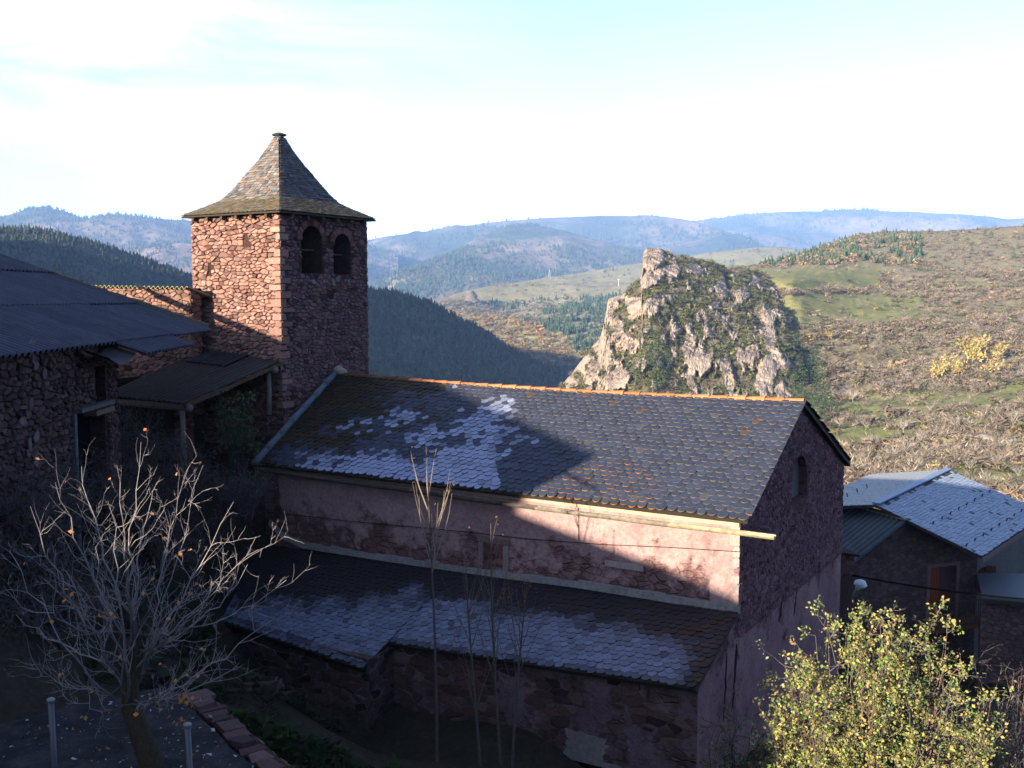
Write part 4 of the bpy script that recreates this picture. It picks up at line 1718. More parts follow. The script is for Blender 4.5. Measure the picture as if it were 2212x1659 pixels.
# ---- street lamp
lp = P(1858, 1262, 27.6)
lamp = thing('street_lamp', 'pale globe street lamp on a thin slanted arm by the church corner', 'lamp', P(1842, 1300, 28.3))
m_ = MB()
m_.tube([P(1840, 1292, 28.4), P(1846, 1278, 27.9), P(1853, 1268, 27.6)], [.022, .022, .03], 7, (.3, .38, .42))
m_.build('arm', M_METAL, lamp, True)
m_ = MB()
m_.tube([lp + Z * .13, lp + Z * .10, lp + Z * .03, lp - Z * .01], [.03, .13, .165, .17], 12, (.33, .42, .46))
m_.tube([lp - Vector((.09, .02, .16)), lp - Vector((.02, 0, .02))], [.05, .11], 9, (.3, .38, .42))
m_.build('lamp_hood', M_METAL, lamp, True)
m_ = MB()
pts = [lp + Vector((.03, 0, -.01)) - Z * (.13 * math.sin(i * math.pi / 14)) for i in range(8)]
m_.tube([lp + Vector((.03, -.02, .0 - .02 * i)) for i in range(7)], [.15, .15, .145, .13, .11, .08, .02], 12, (.75, .8, .85))
m_.build('globe', M_PAINT, lamp, True)


def cable(name, label, pts, r=.012, col=(.02, .02, .02)):
    m_ = MB()
    m_.tube(pts, r, 5, col)
    return tag(m_.build(name, M_DARK), label, 'cable')


def sagline(a, b, sag, n=14):
    return [a + (b - a) * (i / n) - Z * (sag * 4 * (i / n) * (1 - i / n)) for i in range(n + 1)]


wc = [on_t(px, py, -.03) for px, py in ((575, 1106), (760, 1126), (1000, 1148), (1140, 1164), (1300, 1176), (1440, 1182), (1600, 1192))]
cable('power_cable', 'thin dark cable strung along the pink nave wall below the eave', wc, .008, (.05, .035, .04))
ca, cb = P(1842, 1243, 28.5), P(2330, 1300, 33)
cable('power_cable', 'thick black cable sagging across the front of the stone house', sagline(ca, cb, .14), .028)
# ================================================================== HILLS
def interp(x, pts, k):
    return np.interp(x, [p[0] for p in pts], [p[k] for p in pts])


class Hill:
    def __init__(s, name, crest, base, nc, nr, amp, fscale, mat, pw=.8, seed=0, back=.25, rock=0, mids=None):
        x0, x1 = crest[0][0], crest[-1][0]
        X = np.linspace(x0, x1, nc)
        G = np.zeros((nr + 5, nc, 3))
        lines = [base] + (mids or []) + [crest]
        nl = len(lines)
        for i, x in enumerate(X):
            pts = [P(x, float(interp(x, l, 1)), float(interp(x, l, 2))) for l in lines]
            for j in range(nr):
                u = j / (nr - 1)
                if nl == 2:
                    B, C = pts
                    p = B + (C - B) * u
                    p.z = B.z + (C.z - B.z) * u ** pw
                else:
                    q = u * (nl - 1)
                    a = min(nl - 2, int(q))
                    p = pts[a] + (pts[a + 1] - pts[a]) * (q - a)
                k = math.sin(math.pi * min(1, u * 1.0)) ** .6 if u < 1 else 0
                nzv = noise.fractal(Vector((p.x * fscale, p.y * fscale, seed)), .9, 2, 6)
                p.z += amp * nzv * (.12 + .88 * k)
                if rock:
                    q = Vector((p.x * rock, p.y * rock, p.z * rock * .7 + seed))
                    r1 = abs(noise.noise(q)) + .5 * abs(noise.noise(q * 2.1)) + .25 * abs(noise.noise(q * 4.3))
                    d = (r1 - .5) * amp * 1.6
                    p += Vector((-.35, -.9, .15)) * d * (.25 + .75 * k)
                G[j, i] = p
            C = Vector(G[nr - 1, i])
            dd = Vector((C.x, C.y, 0)).normalized()
            H = abs(pts[-1].z - pts[0].z) + 10
            for j in range(5):
                q = C + dd * ((j + 1) * H * back) - Z * (H * .035 * (j + 1) ** 2)
                G[nr + j, i] = q
        s.G, s.X, s.nr = G, X, nr
        mb = MB()
        NR = nr + 5
        mb.v = [tuple(v) for v in G.reshape(-1, 3)]
        mb.f = [(j * nc + i, j * nc + i + 1, (j + 1) * nc + i + 1, (j + 1) * nc + i) for j in range(NR - 1) for i in range(nc - 1)]
        mb.c = [(1, 1, 1)] * len(mb.f)
        s.o = mb.build(name, mat, None, smooth=not rock)
        tag(s.o, kind='structure')

    def at(s, i, j):
        """grid floats -> points (arrays)"""
        i0 = np.clip(i.astype(int), 0, s.G.shape[1] - 2)
        j0 = np.clip(j.astype(int), 0, s.nr - 2)
        a, b = (i - i0)[:, None], (j - j0)[:, None]
        G = s.G
        return G[j0, i0] * (1 - a) * (1 - b) + G[j0, i0 + 1] * a * (1 - b) + G[j0 + 1, i0 + 1] * a * b + G[j0 + 1, i0] * (1 - a) * b

    def scatter(s, n, u0=0, u1=1):
        i = rng.uniform(0, s.G.shape[1] - 1.01, n)
        j = rng.uniform(u0, u1, n) * (s.nr - 1.01)
        return s.at(i, j)

    def find(s, px, py):
        """surface point nearest to pixel"""
        G = s.G[:s.nr].reshape(-1, 3)
        p = project(G)
        return Vector(G[((p[:, 0] - px) ** 2 + (p[:, 1] - py) ** 2).argmin()])


FWn, UPn = np.array(FW), np.array(UP)


def project(Q):
    d = Q @ FWn
    return np.stack([1106 + 2200 * Q[:, 0] / d, 829.5 - 2200 * (Q @ UPn) / d], 1)


# templates: (V (T,3,3) unit height, C (T,) brightness)
def tpl_conifer(tiers=5, sides=7, seed=0):
    r = np.random.default_rng(seed)
    T, C = [], []
    for k in range(tiers):
        z0, z1 = .08 + .8 * k / tiers, .08 + .8 * (k + 1.9) / tiers
        rad = .24 * (1 - k / (tiers + .3)) * r.uniform(.85, 1.15)
        a0 = r.uniform(0, 6)
        for q in range(sides):
            a, b = a0 + 2 * math.pi * q / sides, a0 + 2 * math.pi * (q + .9) / sides
            rr = rad * r.uniform(.6, 1.25)
            T.append([(rr * math.cos(a), rr * math.sin(a), z0 + r.uniform(-.04, .04)), (rr * math.cos(b) * .9, rr * math.sin(b) * .9, z0 + r.uniform(-.04, .04)), (r.uniform(-.02, .02), r.uniform(-.02, .02), min(1, z1))])
            C.append(r.uniform(.65, 1.3))
    return np.array(T), np.array(C)


def tpl_bush(n=26, seed=0, tall=.8, thin=False):
    r = np.random.default_rng(seed)
    T, C = [], []
    for k in range(n):
        d = r.normal(size=3); d /= np.linalg.norm(d)
        d[2] = abs(d[2])
        c = d * np.array([.5, .5, tall]) * r.uniform(.45, 1) + np.array([0, 0, .05])
        if thin:
            up = np.array([d[0] * .5, d[1] * .5, .3]) * r.uniform(.35, .8)
            sd = r.normal(size=3) * .022
            T.append([c - up * .5, c - up * .5 + sd, c + up * .6])
        else:
            a, b = r.normal(size=3) * .2, r.normal(size=3) * .2
            T.append([c, c + a, c + b])
        C.append(r.uniform(.6, 1.35) * (.75 + .4 * c[2]))
    return np.array(T), np.array(C)


CONS = [tpl_conifer(5, 7, s) for s in range(6)]
CONF = [tpl_conifer(3, 5, s + 20) for s in range(4)]
BUSH = [tpl_bush(30, s) for s in range(6)]
TWIG = [tpl_bush(80, s + 9, .8, True) for s in range(6)]


class Cover:
    def __init__(s): s.V, s.C = [], []

    def put(s, pts, hmin, hmax, tpls, cols, squash=1.0, cvar=.25):
        n = len(pts)
        if n == 0: return
        which = rng.integers(0, len(tpls), n)
        for k, (T, B) in enumerate(tpls):
            q = pts[which == k]
            m = len(q)
            if m == 0: continue
            h = rng.uniform(hmin, hmax, m)
            wv = h * rng.uniform(.8, 1.3, m) * squash
            a = rng.uniform(0, 6.28, m)
            ca, sa = np.cos(a), np.sin(a)
            V = np.repeat(T[None], m, 0)
            x = V[..., 0] * ca[:, None, None] - V[..., 1] * sa[:, None, None]
            y = V[..., 0] * sa[:, None, None] + V[..., 1] * ca[:, None, None]
            W_ = np.stack([x * wv[:, None, None], y * wv[:, None, None], V[..., 2] * h[:, None, None]], -1) + q[:, None, None, :]
            ci = np.array(cols)[rng.integers(0, len(cols), m)]
            ci = ci * rng.uniform(1 - cvar, 1 + cvar, (m, 1))
            C = ci[:, None, :] * B[None, :, None]
            s.V.append(W_.reshape(-1, 3, 3))
            s.C.append(C.reshape(-1, 3))

    def build(s, name, mat, label, cat):
        o = tri_mesh(name, np.concatenate(s.V), np.concatenate(s.C), mat)
        return tag(o, label, cat, None, 'stuff')


GREEN = [(.035, .055, .026), (.045, .065, .03), (.03, .05, .03)]
AUT = [(.26, .15, .04), (.22, .11, .04), (.3, .2, .06)]
TWC = [(.165, .137, .115), (.19, .16, .135), (.14, .115, .098), (.205, .18, .145)]
OLIVE = [(.075, .085, .03), (.1, .1, .04), (.06, .07, .035)]


def nz2(p, s, z=0):
    return np.array([noise.fractal(Vector((a[0] * s, a[1] * s, z)), .9, 2, 4) for a in p])


# far range, right part behind
h_farb = Hill('far_mountains', [(1250, 520, 8000), (1400, 492, 8000), (1500, 478, 7800), (1600, 463, 7600), (1700, 459, 7600), (1780, 456, 7600), (1850, 452, 7600), (1950, 455, 7600), (2050, 461, 7600), (2130, 467, 7500), (2180, 474, 7400), (2260, 467, 7600), (2360, 460, 7600)],
              [(1250, 640, 5200), (2360, 640, 5200)], 130, 26, 105, .0012, M_FARH, .75, 3.0)
h_fara = Hill('far_mountains', [(700, 545, 6000), (780, 523, 6000), (840, 512, 6000), (900, 503, 6000), (1000, 489, 6000), (1100, 477, 6000), (1200, 470, 6000), (1300, 466, 6000), (1390, 464, 6000), (1450, 469, 5900), (1500, 478, 5700), (1560, 495, 5400), (1640, 530, 5000), (1720, 570, 4700)],
              [(700, 660, 4200), (1720, 660, 4200)], 150, 30, 125, .0012, M_FARH, .75, 8.0)
h_left = Hill('far_mountains', [(-1500, 470, 5000), (-800, 455, 5000), (-400, 480, 5000), (-120, 500, 5000), (-50, 480, 5000), (0, 470, 5000), (50, 456, 5000), (95, 450, 5000), (140, 457, 5000), (180, 474, 4900), (260, 472, 4900), (340, 473, 4900), (420, 477, 4900), (500, 484, 4900), (640, 500, 4900), (760, 522, 4900), (860, 560, 4900)],
              [(-1500, 640, 3400), (-120, 640, 3400), (860, 660, 3400)], 220, 28, 110, .0013, M_FARH, .75, 12.0)
h_spur = Hill('spur', [(770, 645, 3300), (830, 612, 3500), (902, 590, 3600), (960, 553, 3900), (1020, 519, 4200), (1099, 486, 4500), (1150, 484, 4500), (1220, 497, 4400), (1300, 520, 4200), (1400, 545, 4000), (1500, 575, 3800), (1580, 610, 3600)],
              [(770, 690, 2900), (1100, 690, 2900), (1580, 680, 2900)], 110, 34, 75, .0018, M_FARH, .8, 21.0)
cv = Cover()
for h, n, hm in ((h_farb, 3500, 26), (h_fara, 6000, 24), (h_left, 12000, 20), (h_spur, 7000, 16)):
    p = h.scatter(n, .12, .99)
    m = nz2(p, .0016, 5) + rng.normal(0, .12, len(p)) > .0
    if h is h_left: m = rng.random(len(p)) < .8
    cv.put(p[m], hm * .55, hm, CONF, [(.03, .055, .025), (.045, .065, .03), (.04, .06, .035)], 1.3)
cv.build('far_forest', M_FAR, 'blue-green conifer woods covering the far mountain flanks', 'forest')

# left conifer hill
h_l3 = Hill('wooded_hill', [(-1300, 420, 1150), (-700, 450, 1250), (-400, 490, 1300), (-160, 500, 1350), (-60, 494, 1350), (0, 496, 1380), (60, 497, 1400), (110, 503, 1420), (200, 526, 1480), (300, 558, 1540), (360, 578, 1580), (420, 598, 1620), (500, 632, 1680), (600, 680, 1740)],
            [(-1300, 800, 620), (-160, 760, 700), (200, 760, 760), (600, 760, 1050)], 170, 50, 14, .006, M_FOREST, .85, 31)
h_l4 = Hill('wooded_hill', [(560, 640, 1000), (700, 632, 1050), (795, 633, 1080), (850, 640, 1100), (930, 660, 1130), (1000, 698, 1160), (1050, 721, 1190), (1080, 745, 1210), (1130, 773, 1240), (1180, 795, 1270), (1225, 808, 1290), (1300, 845, 1320)],
            [(560, 930, 620), (900, 930, 640), (1300, 930, 900)], 110, 54, 12, .006, M_FOREST, .9, 41)
cv = Cover()
for h, n in ((h_l3, 7500), (h_l4, 4200)):
    p = np.concatenate([h.scatter(n, .02, 1), h.scatter(n // 5, .93, 1)])
    k_ = rng.random(len(p))
    cv.put(p[k_ < .7], 4, 11, CONS, [(.03, .05, .024), (.04, .06, .028), (.05, .065, .03), (.035, .04, .025)], 1.3)
    cv.put(p[k_ >= .7], 3, 7, BUSH, [(.04, .045, .025), (.06, .055, .03), (.035, .05, .025), (.07, .055, .035)], 1.4)
cv.build('conifer_forest', M_FAR, 'dark shaded conifer forest covering the two near wooded hills', 'forest')
# high ridge out of view to the left that shades those hills
mb = MB()
rv, rfc = [], []
nn = 40
for j in range(nn + 1):
    f = j / nn
    uu = -340 - 1400 * f
    c = Vector((.67, .743, 0)) * -250 + Vector((.743, -.67, 0)) * uu
    hgt = float(np.interp(uu, [-1740, -1600, -1350, -1000, -800, -470, -400, -340], [120, 262, 262, 258, 255, 245, 190, 20]))
    for i in range(15):
        w = (i / 14 - .5) * 2
        p = c + Vector((SH.x, SH.y, 0)) * (w * 260)
        zz_ = -95 + (hgt + 95) * max(0, math.cos(w * math.pi / 2)) ** 1.2 + 12 * noise.noise(p * .006)
        rv.append(Vector((p.x, p.y, zz_)))
for j in range(nn):
    for i in range(14):
        rfc.append((j * 15 + i, j * 15 + i + 1, j * 15 + 16 + i, j * 15 + 15 + i))
mb.add(rv, rfc)
tag(mb.build('side_ridge', M_FOREST, smooth=True), kind='structure')

# plateau with pale grass
h_l5 = Hill('plateau', [(820, 720, 1750), (880, 685, 1800), (940, 655, 1900), (985, 634, 2000), (1050, 621, 2100), (1100, 612, 2200), (1190, 598, 2300), (1280, 584, 2400), (1390, 566, 2500), (1450, 556, 2500), (1520, 547, 2500), (1620, 536, 2500), (1690, 533, 2500), (1760, 545, 2400), (1850, 580, 2300)],
            [(820, 860, 1250), (1100, 870, 1250), (1400, 900, 1300), (1850, 900, 1300)], 150, 60, 26, .0035, M_MEADOW, .8, 51,
            mids=[[(820, 800, 1400), (1000, 740, 1500), (1200, 690, 1700), (1400, 650, 1800), (1850, 650, 1900)]])
cv = Cover()
p = h_l5.scatter(16000, .0, .98)
q = project(p)
line = np.interp(q[:, 0], [900, 1100, 1200, 1300, 1400], [650, 650, 645, 640, 640])
dens = np.where(q[:, 1] > line, .8, .05)
n1 = nz2(p, .004, 2)
n2 = nz2(p, .003, 8)
keep = rng.random(len(p)) < dens
aut = keep & (n2 + (q[:, 0] < 1130) * .12 + (q[:, 1] - 740) * .001 > .02)
con = keep & ~aut & (n1 + (q[:, 0] - 1180) * .0016 + (q[:, 1] - 720) * .0012 > .1)
oth = keep & ~aut & ~con
cv.put(p[con], 6, 12, CONS, [(.035, .06, .03), (.05, .075, .04)], 1.1)
cv.put(p[aut], 4, 8, BUSH, [(.27, .17, .06), (.22, .14, .06), (.18, .14, .07), (.12, .11, .05)], 1.3)
cv.put(p[oth], 3, 6, BUSH, TWC + OLIVE, 1.3)
cv.build('mixed_wood', M_FAR, 'conifers and orange autumn trees on the slope below the grassy plateau', 'forest')
# knob of rock on the plateau edge
rk = MB()
kp = P(1020, 632, 1900)
bmk = []
for i in range(5):
    for k in range(12):
        t = 2 * math.pi * k / 12
        r_ = (15, 11, 10, 9, 7)[i] * (1 + .3 * noise.noise(Vector((math.cos(t), math.sin(t), i * .8))))
        bmk.append(kp + Vector((math.cos(t) * r_ + i * -1, math.sin(t) * r_, -15 + i * 4.6)))
rk.add(bmk, [(i * 12 + k, i * 12 + (k + 1) % 12, (i + 1) * 12 + (k + 1) % 12, (i + 1) * 12 + k) for i in range(4) for k in range(12)] + [tuple(range(48, 60))], (.2, .17, .15))
tag(rk.build('rock_outcrop', M_STONE), 'small pale rock knob at the left end of the plateau', 'rock')

# right hillside
h_l7 = Hill('hillside', [(1480, 600, 700), (1560, 584, 760), (1640, 574, 820), (1700, 562, 860), (1760, 540, 900), (1850, 508, 920), (1900, 500, 920), (1960, 499, 900), (2040, 499, 880), (2120, 494, 860), (2212, 487, 840), (2380, 470, 820)],
            [(1480, 1240, 95), (1800, 1240, 95), (2380, 1240, 95)], 190, 110, 5, .012, M_HILL, .8, 61,
            mids=[[(1480, 1080, 170), (2380, 1080, 165)], [(1480, 960, 250), (2380, 960, 235)], [(1480, 830, 400), (1640, 835, 380), (1735, 835, 345), (2380, 800, 340)], [(1480, 700, 470), (1640, 690, 460), (1730, 690, 420), (1850, 690, 440), (2380, 660, 480)], [(1480, 620, 520), (1620, 605, 510), (1710, 612, 470), (1800, 605, 540), (1900, 590, 620), (2380, 560, 690)]])
# crag: rock faces stand out of a scrubby slope
ROCKS = [(1412, 562, 24, 40), (1440, 592, 26, 14), (1400, 606, 22, 14), (1324, 668, 15, 40), (1336, 712, 16, 32), (1372, 664, 24, 24), (1412, 668, 15, 20), (1458, 597, 15, 11), (1500, 583, 14, 8),
         (1308, 745, 18, 30), (1353, 745, 20, 22), (1262, 786, 26, 14), (1284, 806, 13, 32), (1330, 818, 30, 24), (1488, 740, 14, 40), (1520, 778, 16, 46), (1494, 826, 14, 34), (1658, 692, 17, 25), (1673, 752, 20, 46),
         (1655, 816, 20, 36), (1576, 815, 15, 36), (1612, 768, 24, 18), (1562, 622, 14, 22), (1540, 656, 18, 9), (1605, 640, 10, 7), (1235, 825, 20, 12), (1380, 880, 40, 30), (1500, 880, 30, 30), (1600, 880, 50, 26), (1690, 860, 14, 40)]


def rock_mask(px, py):
    q = Vector((px * .03, py * .03, 2.2))
    wx, wy = 16 * noise.noise(q), 16 * noise.noise(q + Vector((7, 3, 1)))
    m = 0
    for cx, cy, rx, ry in ROCKS:
        d = math.hypot((px + wx - cx) / rx, (py + wy - cy) / ry)
        m = max(m, 1.25 - d)
    m += .62 * noise.fractal(Vector((px * .045, py * .03, 9)), .9, 2, 5)
    return m


h_l6 = Hill('crag', [(1170, 880, 400), (1210, 838, 405), (1242, 800, 410), (1275, 755, 415), (1296, 735, 420), (1309, 690, 425), (1316, 648, 430), (1345, 636, 433), (1374, 612, 436), (1389, 596, 438), (1391, 546, 440), (1399, 536, 442), (1428, 538, 446), (1446, 548, 448), (1470, 552, 452), (1500, 562, 458), (1540, 566, 470), (1572, 578, 480), (1600, 577, 490), (1650, 592, 505), (1692, 612, 510), (1715, 660, 480), (1730, 720, 445), (1740, 800, 395), (1748, 900, 330)],
            [(1170, 1010, 300), (1748, 1010, 270)], 300, 170, 5, .02, M_STONE, .62, 71)
_G = h_l6.G
_pix = project(_G[:h_l6.nr].reshape(-1, 3)).reshape(h_l6.nr, -1, 2)
_mask = np.zeros(_pix.shape[:2])
for _j in range(h_l6.nr):
    _k = math.sin(math.pi * min(1, _j / (h_l6.nr - 1))) ** .5 if _j < h_l6.nr - 1 else .12
    for _i in range(_G.shape[1]):
        p_ = Vector(_G[_j, _i])
        px_, py_ = _pix[_j, _i]
        m_v = rock_mask(px_, py_)
        _mask[_j, _i] = m_v
        s_ = sm((m_v + .05) / .4)
        q_ = Vector((p_.x * .09, p_.y * .09, p_.z * .05))
        crack = abs(noise.noise(q_)) + .5 * abs(noise.noise(q_ * 2.3 + Vector((3, 1, 2)))) + .28 * abs(noise.noise(q_ * 5.1)) + .16 * abs(noise.noise(q_ * 11))
        led = noise.noise(Vector((p_.x * .02, p_.y * .02, p_.z * .28)))
        push = s_ * (5.5 - 8 * max(0, .5 - crack) + 1.8 * led) + (1 - s_) * 1.6 * noise.fractal(Vector((p_.x * .07, p_.y * .07, p_.z * .07)), .9, 2, 4)
        p_ = p_ + Vector((-.25, -.95, .05)) * push * (.25 + .75 * _k) + Vector((rnd.uniform(-.22, .22), 0, rnd.uniform(-.2, .2))) * s_ * _k
        _G[_j, _i] = p_
_me = h_l6.o.data
_me.vertices.foreach_set('co', _G.reshape(-1).astype(np.float32))
_nc = _G.shape[1]
_t = np.zeros((len(_me.polygons), 4), np.float32)
_mf = np.zeros((_G.shape[0] - 1, _nc - 1))
_mf[:h_l6.nr - 1] = (_mask[:-1, :-1] + _mask[1:, 1:]) / 2
_t[:, 0] = np.clip((_mf.reshape(-1) - .08) / .16, 0, 1)
_t[:, 3] = 1
_me.attributes['tone'].data.foreach_set('color', _t.ravel())
_me.polygons.foreach_set('use_smooth', np.zeros(len(_me.polygons), bool))
_me.update()


def crag_mat():
    m, n, l, b = new_mat('crag_rock', .95, .05)
    gn = n.new('ShaderNodeNewGeometry')
    pos = gn.outputs['Position']
    mpn = n.new('ShaderNodeMapping')
    mpn.inputs['Scale'].default_value = (1, 1, .45)
    mpn.inputs['Rotation'].default_value = (.2, .5, 0)
    l.new(pos, mpn.inputs[0])
    f = nnoise(n, l, .12, 9, .68, mpn.outputs[0])
    rock = nramp(n, l, f, [(.3, (.11, .082, .068)), (.45, (.21, .17, .14)), (.55, (.28, .235, .19)), (.68, (.24, .155, .11))])
    at = n.new('ShaderNodeAttribute')
    at.attribute_name = 'tone'
    sc_ = n.new('ShaderNodeSeparateColor')
    l.new(at.outputs['Color'], sc_.inputs[0])
    veg = nramp(n, l, sc_.outputs[0], [(.2, (1, 1, 1)), (.7, (0, 0, 0))])
    vg = nramp(n, l, nnoise(n, l, .25, 6, .7, pos), [(.35, (.05, .05, .028)), (.5, (.10, .088, .052)), (.65, (.15, .125, .08))])
    l.new(nmix(n, l, veg, rock, vg), b.inputs['Base Color'])
    nbump(n, l, b, nnoise(n, l, .5, 8, .7, mpn.outputs[0]), .9, 1.0)
    return m


h_l6.o.data.materials.clear()
h_l6.o.data.materials.append(crag_mat())
cv = Cover()
p = h_l6.scatter(9000, .05, .995)
q = project(p)
nn_ = np.array([rock_mask(*t) for t in q])
m = (nn_ < .1) & (rng.random(len(p)) < .85)
a = rng.random(len(p))
cv.put(p[m & (a < .3)], .9, 2.6, BUSH, GREEN + OLIVE + OLIVE, 1.3)
cv.put(p[m & (a >= .3) & (a < .75)], .9, 2.3, TWIG, TWC + TWC + OLIVE, 1.5)
cv.build('crag_scrub', M_FAR, 'low dark scrub clinging to ledges of the pale crag', 'scrub')

# scrub of the right hillside


def meadow(x, y):
    w = 14 * noise.noise(Vector((x * .012, y * .03, 4)))
    y = y + w
    return max(1 - abs(y - (600 + .02 * (x - 1700))) / 24 if x < 1900 else 0, 1 - abs(y - 668) / 38 if 1690 < x < 1990 else 0, 1 - abs(y - 880 + .06 * (x - 1850)) / 26, 1 - abs(y - 945) / 20 if x < 1990 else 0, 1 - abs(y - 1035) / 22 if x > 2050 else 0)


_px = project(h_l7.G[:h_l7.nr].reshape(-1, 3)).reshape(h_l7.nr, -1, 2)
_c = np.ones((h_l7.G.shape[0] - 1, h_l7.G.shape[1] - 1, 4), np.float32)
_c[..., 0] = 0
for _j in range(h_l7.nr - 1):
    for _i in range(_c.shape[1]):
        _c[_j, _i, 0] = min(1, max(0, meadow(*_px[_j, _i]) * 2))
h_l7.o.data.attributes['tone'].data.foreach_set('color', _c.ravel())
cv = Cover()
p = np.concatenate([h_l7.scatter(23000, .1, .999), h_l7.scatter(17000, .25, .8)])
q = project(p)
m0 = (q[:, 0] > 1560)
n1 = nz2(p, .02, 3) + .4 * nz2(p, .07, 6)
mead = np.array([meadow(*t) for t in q]) > .15
dens = np.where(mead, .06, np.where(n1 > .02, .95, np.where(n1 > -.2, .55, .2)))
keep = m0 & (rng.random(len(p)) < dens)
a = rng.random(len(p))
wood = keep & (q[:, 1] < 575) & (q[:, 1] > 505) & (q[:, 0] < 1990) & (q[:, 0] > 1640)
cv.put(p[wood & (a < .5)], 3, 7, CONS, [(.04, .065, .035), (.05, .075, .04)], 1.2)
cv.put(p[wood & (a >= .5)], 2.5, 5, BUSH, [(.22, .14, .075), (.19, .12, .07), (.15, .12, .085), (.09, .085, .05), (.15, .125, .09)], 1.2)
ot = keep & ~wood
low_ = (q[:, 1] > 690)
cv.put(p[ot & (a < .50) & low_], 1.0, 2.6, TWIG, TWC, 1.5)
cv.put(p[ot & (a < .50) & ~low_], 1.3, 3.0, TWIG, TWC, 1.6)
cv.put(p[ot & (a >= .50) & (a < .68)], 1.0, 2.4, BUSH, OLIVE + [(.14, .13, .06)], 1.4)
cv.put(p[ot & (a >= .68) & (a < .905)], 1.0, 3.2, BUSH, [(.13, .10, .075), (.115, .088, .07), (.15, .12, .085)], 1.4)
cv.put(p[ot & (a >= .905) & (a < .93)], 1.2, 2.6, BUSH, [(.27, .17, .07), (.24, .15, .08), (.3, .23, .09)], 1.3)
cv.put(p[ot & (a >= .93) & low_], 3, 5, TWIG, TWC, 1.0)
cv.build('hillside_scrub', M_FAR, 'grey and olive scrub dotted over the sunlit right hillside', 'scrub')
# ================================================================== single trees on the hills
def pine_mesh(seed):
    r = random.Random(seed)
    T, C = [], []
    n = 620
    for k in range(n):
        f = r.random() ** .8
        z = .1 + .9 * f
        rad = .27 * (1 - f) ** .8 + .015
        lay = math.floor(f * 9) / 9
        a = r.uniform(0, 6.283)
        arm = .6 + .5 * noise.noise(Vector((math.cos(a) * 1.6, math.sin(a) * 1.6, lay * 9 + seed)))
        rr = rad * (r.random() ** .5) * (.65 + .7 * arm)
        zz = .1 + .9 * (lay + (f - lay) * .55) - rr * .25
        c = Vector((rr * math.cos(a), rr * math.sin(a), zz))
        s = .05 * (1.15 - f)
        d1 = Vector((r.gauss(0, 1), r.gauss(0, 1), r.gauss(-.3, .5))) * s
        d2 = Vector((r.gauss(0, 1), r.gauss(0, 1), r.gauss(.2, .5))) * s
        T.append([c, c + d1, c + d2])
        C.append([q * r.uniform(.6, 1.4) for q in (.042, .066, .034)])
    return np.array([[list(v) for v in t] for t in T]), np.array(C)


def deci_mesh(seed, n, col, tall=.38, spread=.3, size=.05):
    r = random.Random(seed)
    T, C = [], []
    cl = [Vector((r.gauss(0, spread * .5), r.gauss(0, spread * .5), r.uniform(.35, .9))) for _ in range(14)]
    for k in range(n):
        c = r.choice(cl) + Vector((r.gauss(0, 1), r.gauss(0, 1), r.gauss(0, 1))) * .075
        d1 = Vector((r.gauss(0, 1), r.gauss(0, 1), r.gauss(0, 1))) * size
        d2 = Vector((r.gauss(0, 1), r.gauss(0, 1), r.gauss(0, 1))) * size
        T.append([list(c), list(c + d1), list(c + d2)])
        C.append([q * r.uniform(.65, 1.3) for q in col])
    return np.array(T), np.array(C)


def grow(mb, p, d, L, r, lvl, rr, col, tips=None, wob=.25, up=.12, nsub=(3, 5), ang=.75, ratio=.62, thin=.55, n=5, seg=4):
    """recursive bending branch"""
    pts, rad = [p.copy()], [r]
    dd = d.normalized()
    for i in range(seg):
        dd = (dd + Vector((rr.gauss(0, 1), rr.gauss(0, 1), rr.gauss(0, 1))) * wob * .5 + Z * up).normalized()
        pts.append(pts[-1] + dd * (L / seg))
        rad.append(r * (1 - .72 * (i + 1) / seg))
    mb.tube(pts, rad, n, col, caps=False)
    if tips is not None: tips.append((pts[-1], dd, lvl))
    if lvl <= 0: return
    for k in range(rr.randint(*nsub)):
        i = rr.randint(1, seg)
        base = pts[i] if i < seg else pts[seg - 1].lerp(pts[seg], .8)
        a = (pts[i] - pts[i - 1]).normalized()
        s = a.cross(Vector((rr.gauss(0, 1), rr.gauss(0, 1), rr.gauss(0, 1)))).normalized()
        nd = (a + s * math.tan(ang * rr.uniform(.55, 1.15))).normalized()
        grow(mb, base, nd, L * ratio * rr.uniform(.65, 1.2), max(.003, rad[i] * thin + .001), lvl - 1, rr, col, tips, wob, up, nsub, ang, ratio, thin, max(3, n - 1), seg)


def copy_tree(root, loc, scale, rz, label=None):
    c = root.copy()
    COL.objects.link(c)
    c.location = loc
    c.scale = (scale,) * 3
    c.rotation_euler = (0, 0, rz)
    if label: c['label'] = label
    for ch in root.children:
        k = ch.copy()
        COL.objects.link(k)
        k.parent = c
    return c


def mass_trees(protos, spots, hill, base_h):
    """spots: (px, py, height in v pixels)"""
    used = set()
    for i, (px, py, hp) in enumerate(spots):
        p = hill.find(px, py) - Z * .3
        h = hp * p.y / 2200
        k = i % len(protos)
        if k not in used:
            used.add(k)
            o = protos[k]
            o.location = p
            o.scale = (h, h, h)
            o.rotation_euler = (0, 0, rnd.uniform(0, 6))
        else:
            copy_tree(protos[k], p, h, rnd.uniform(0, 6))


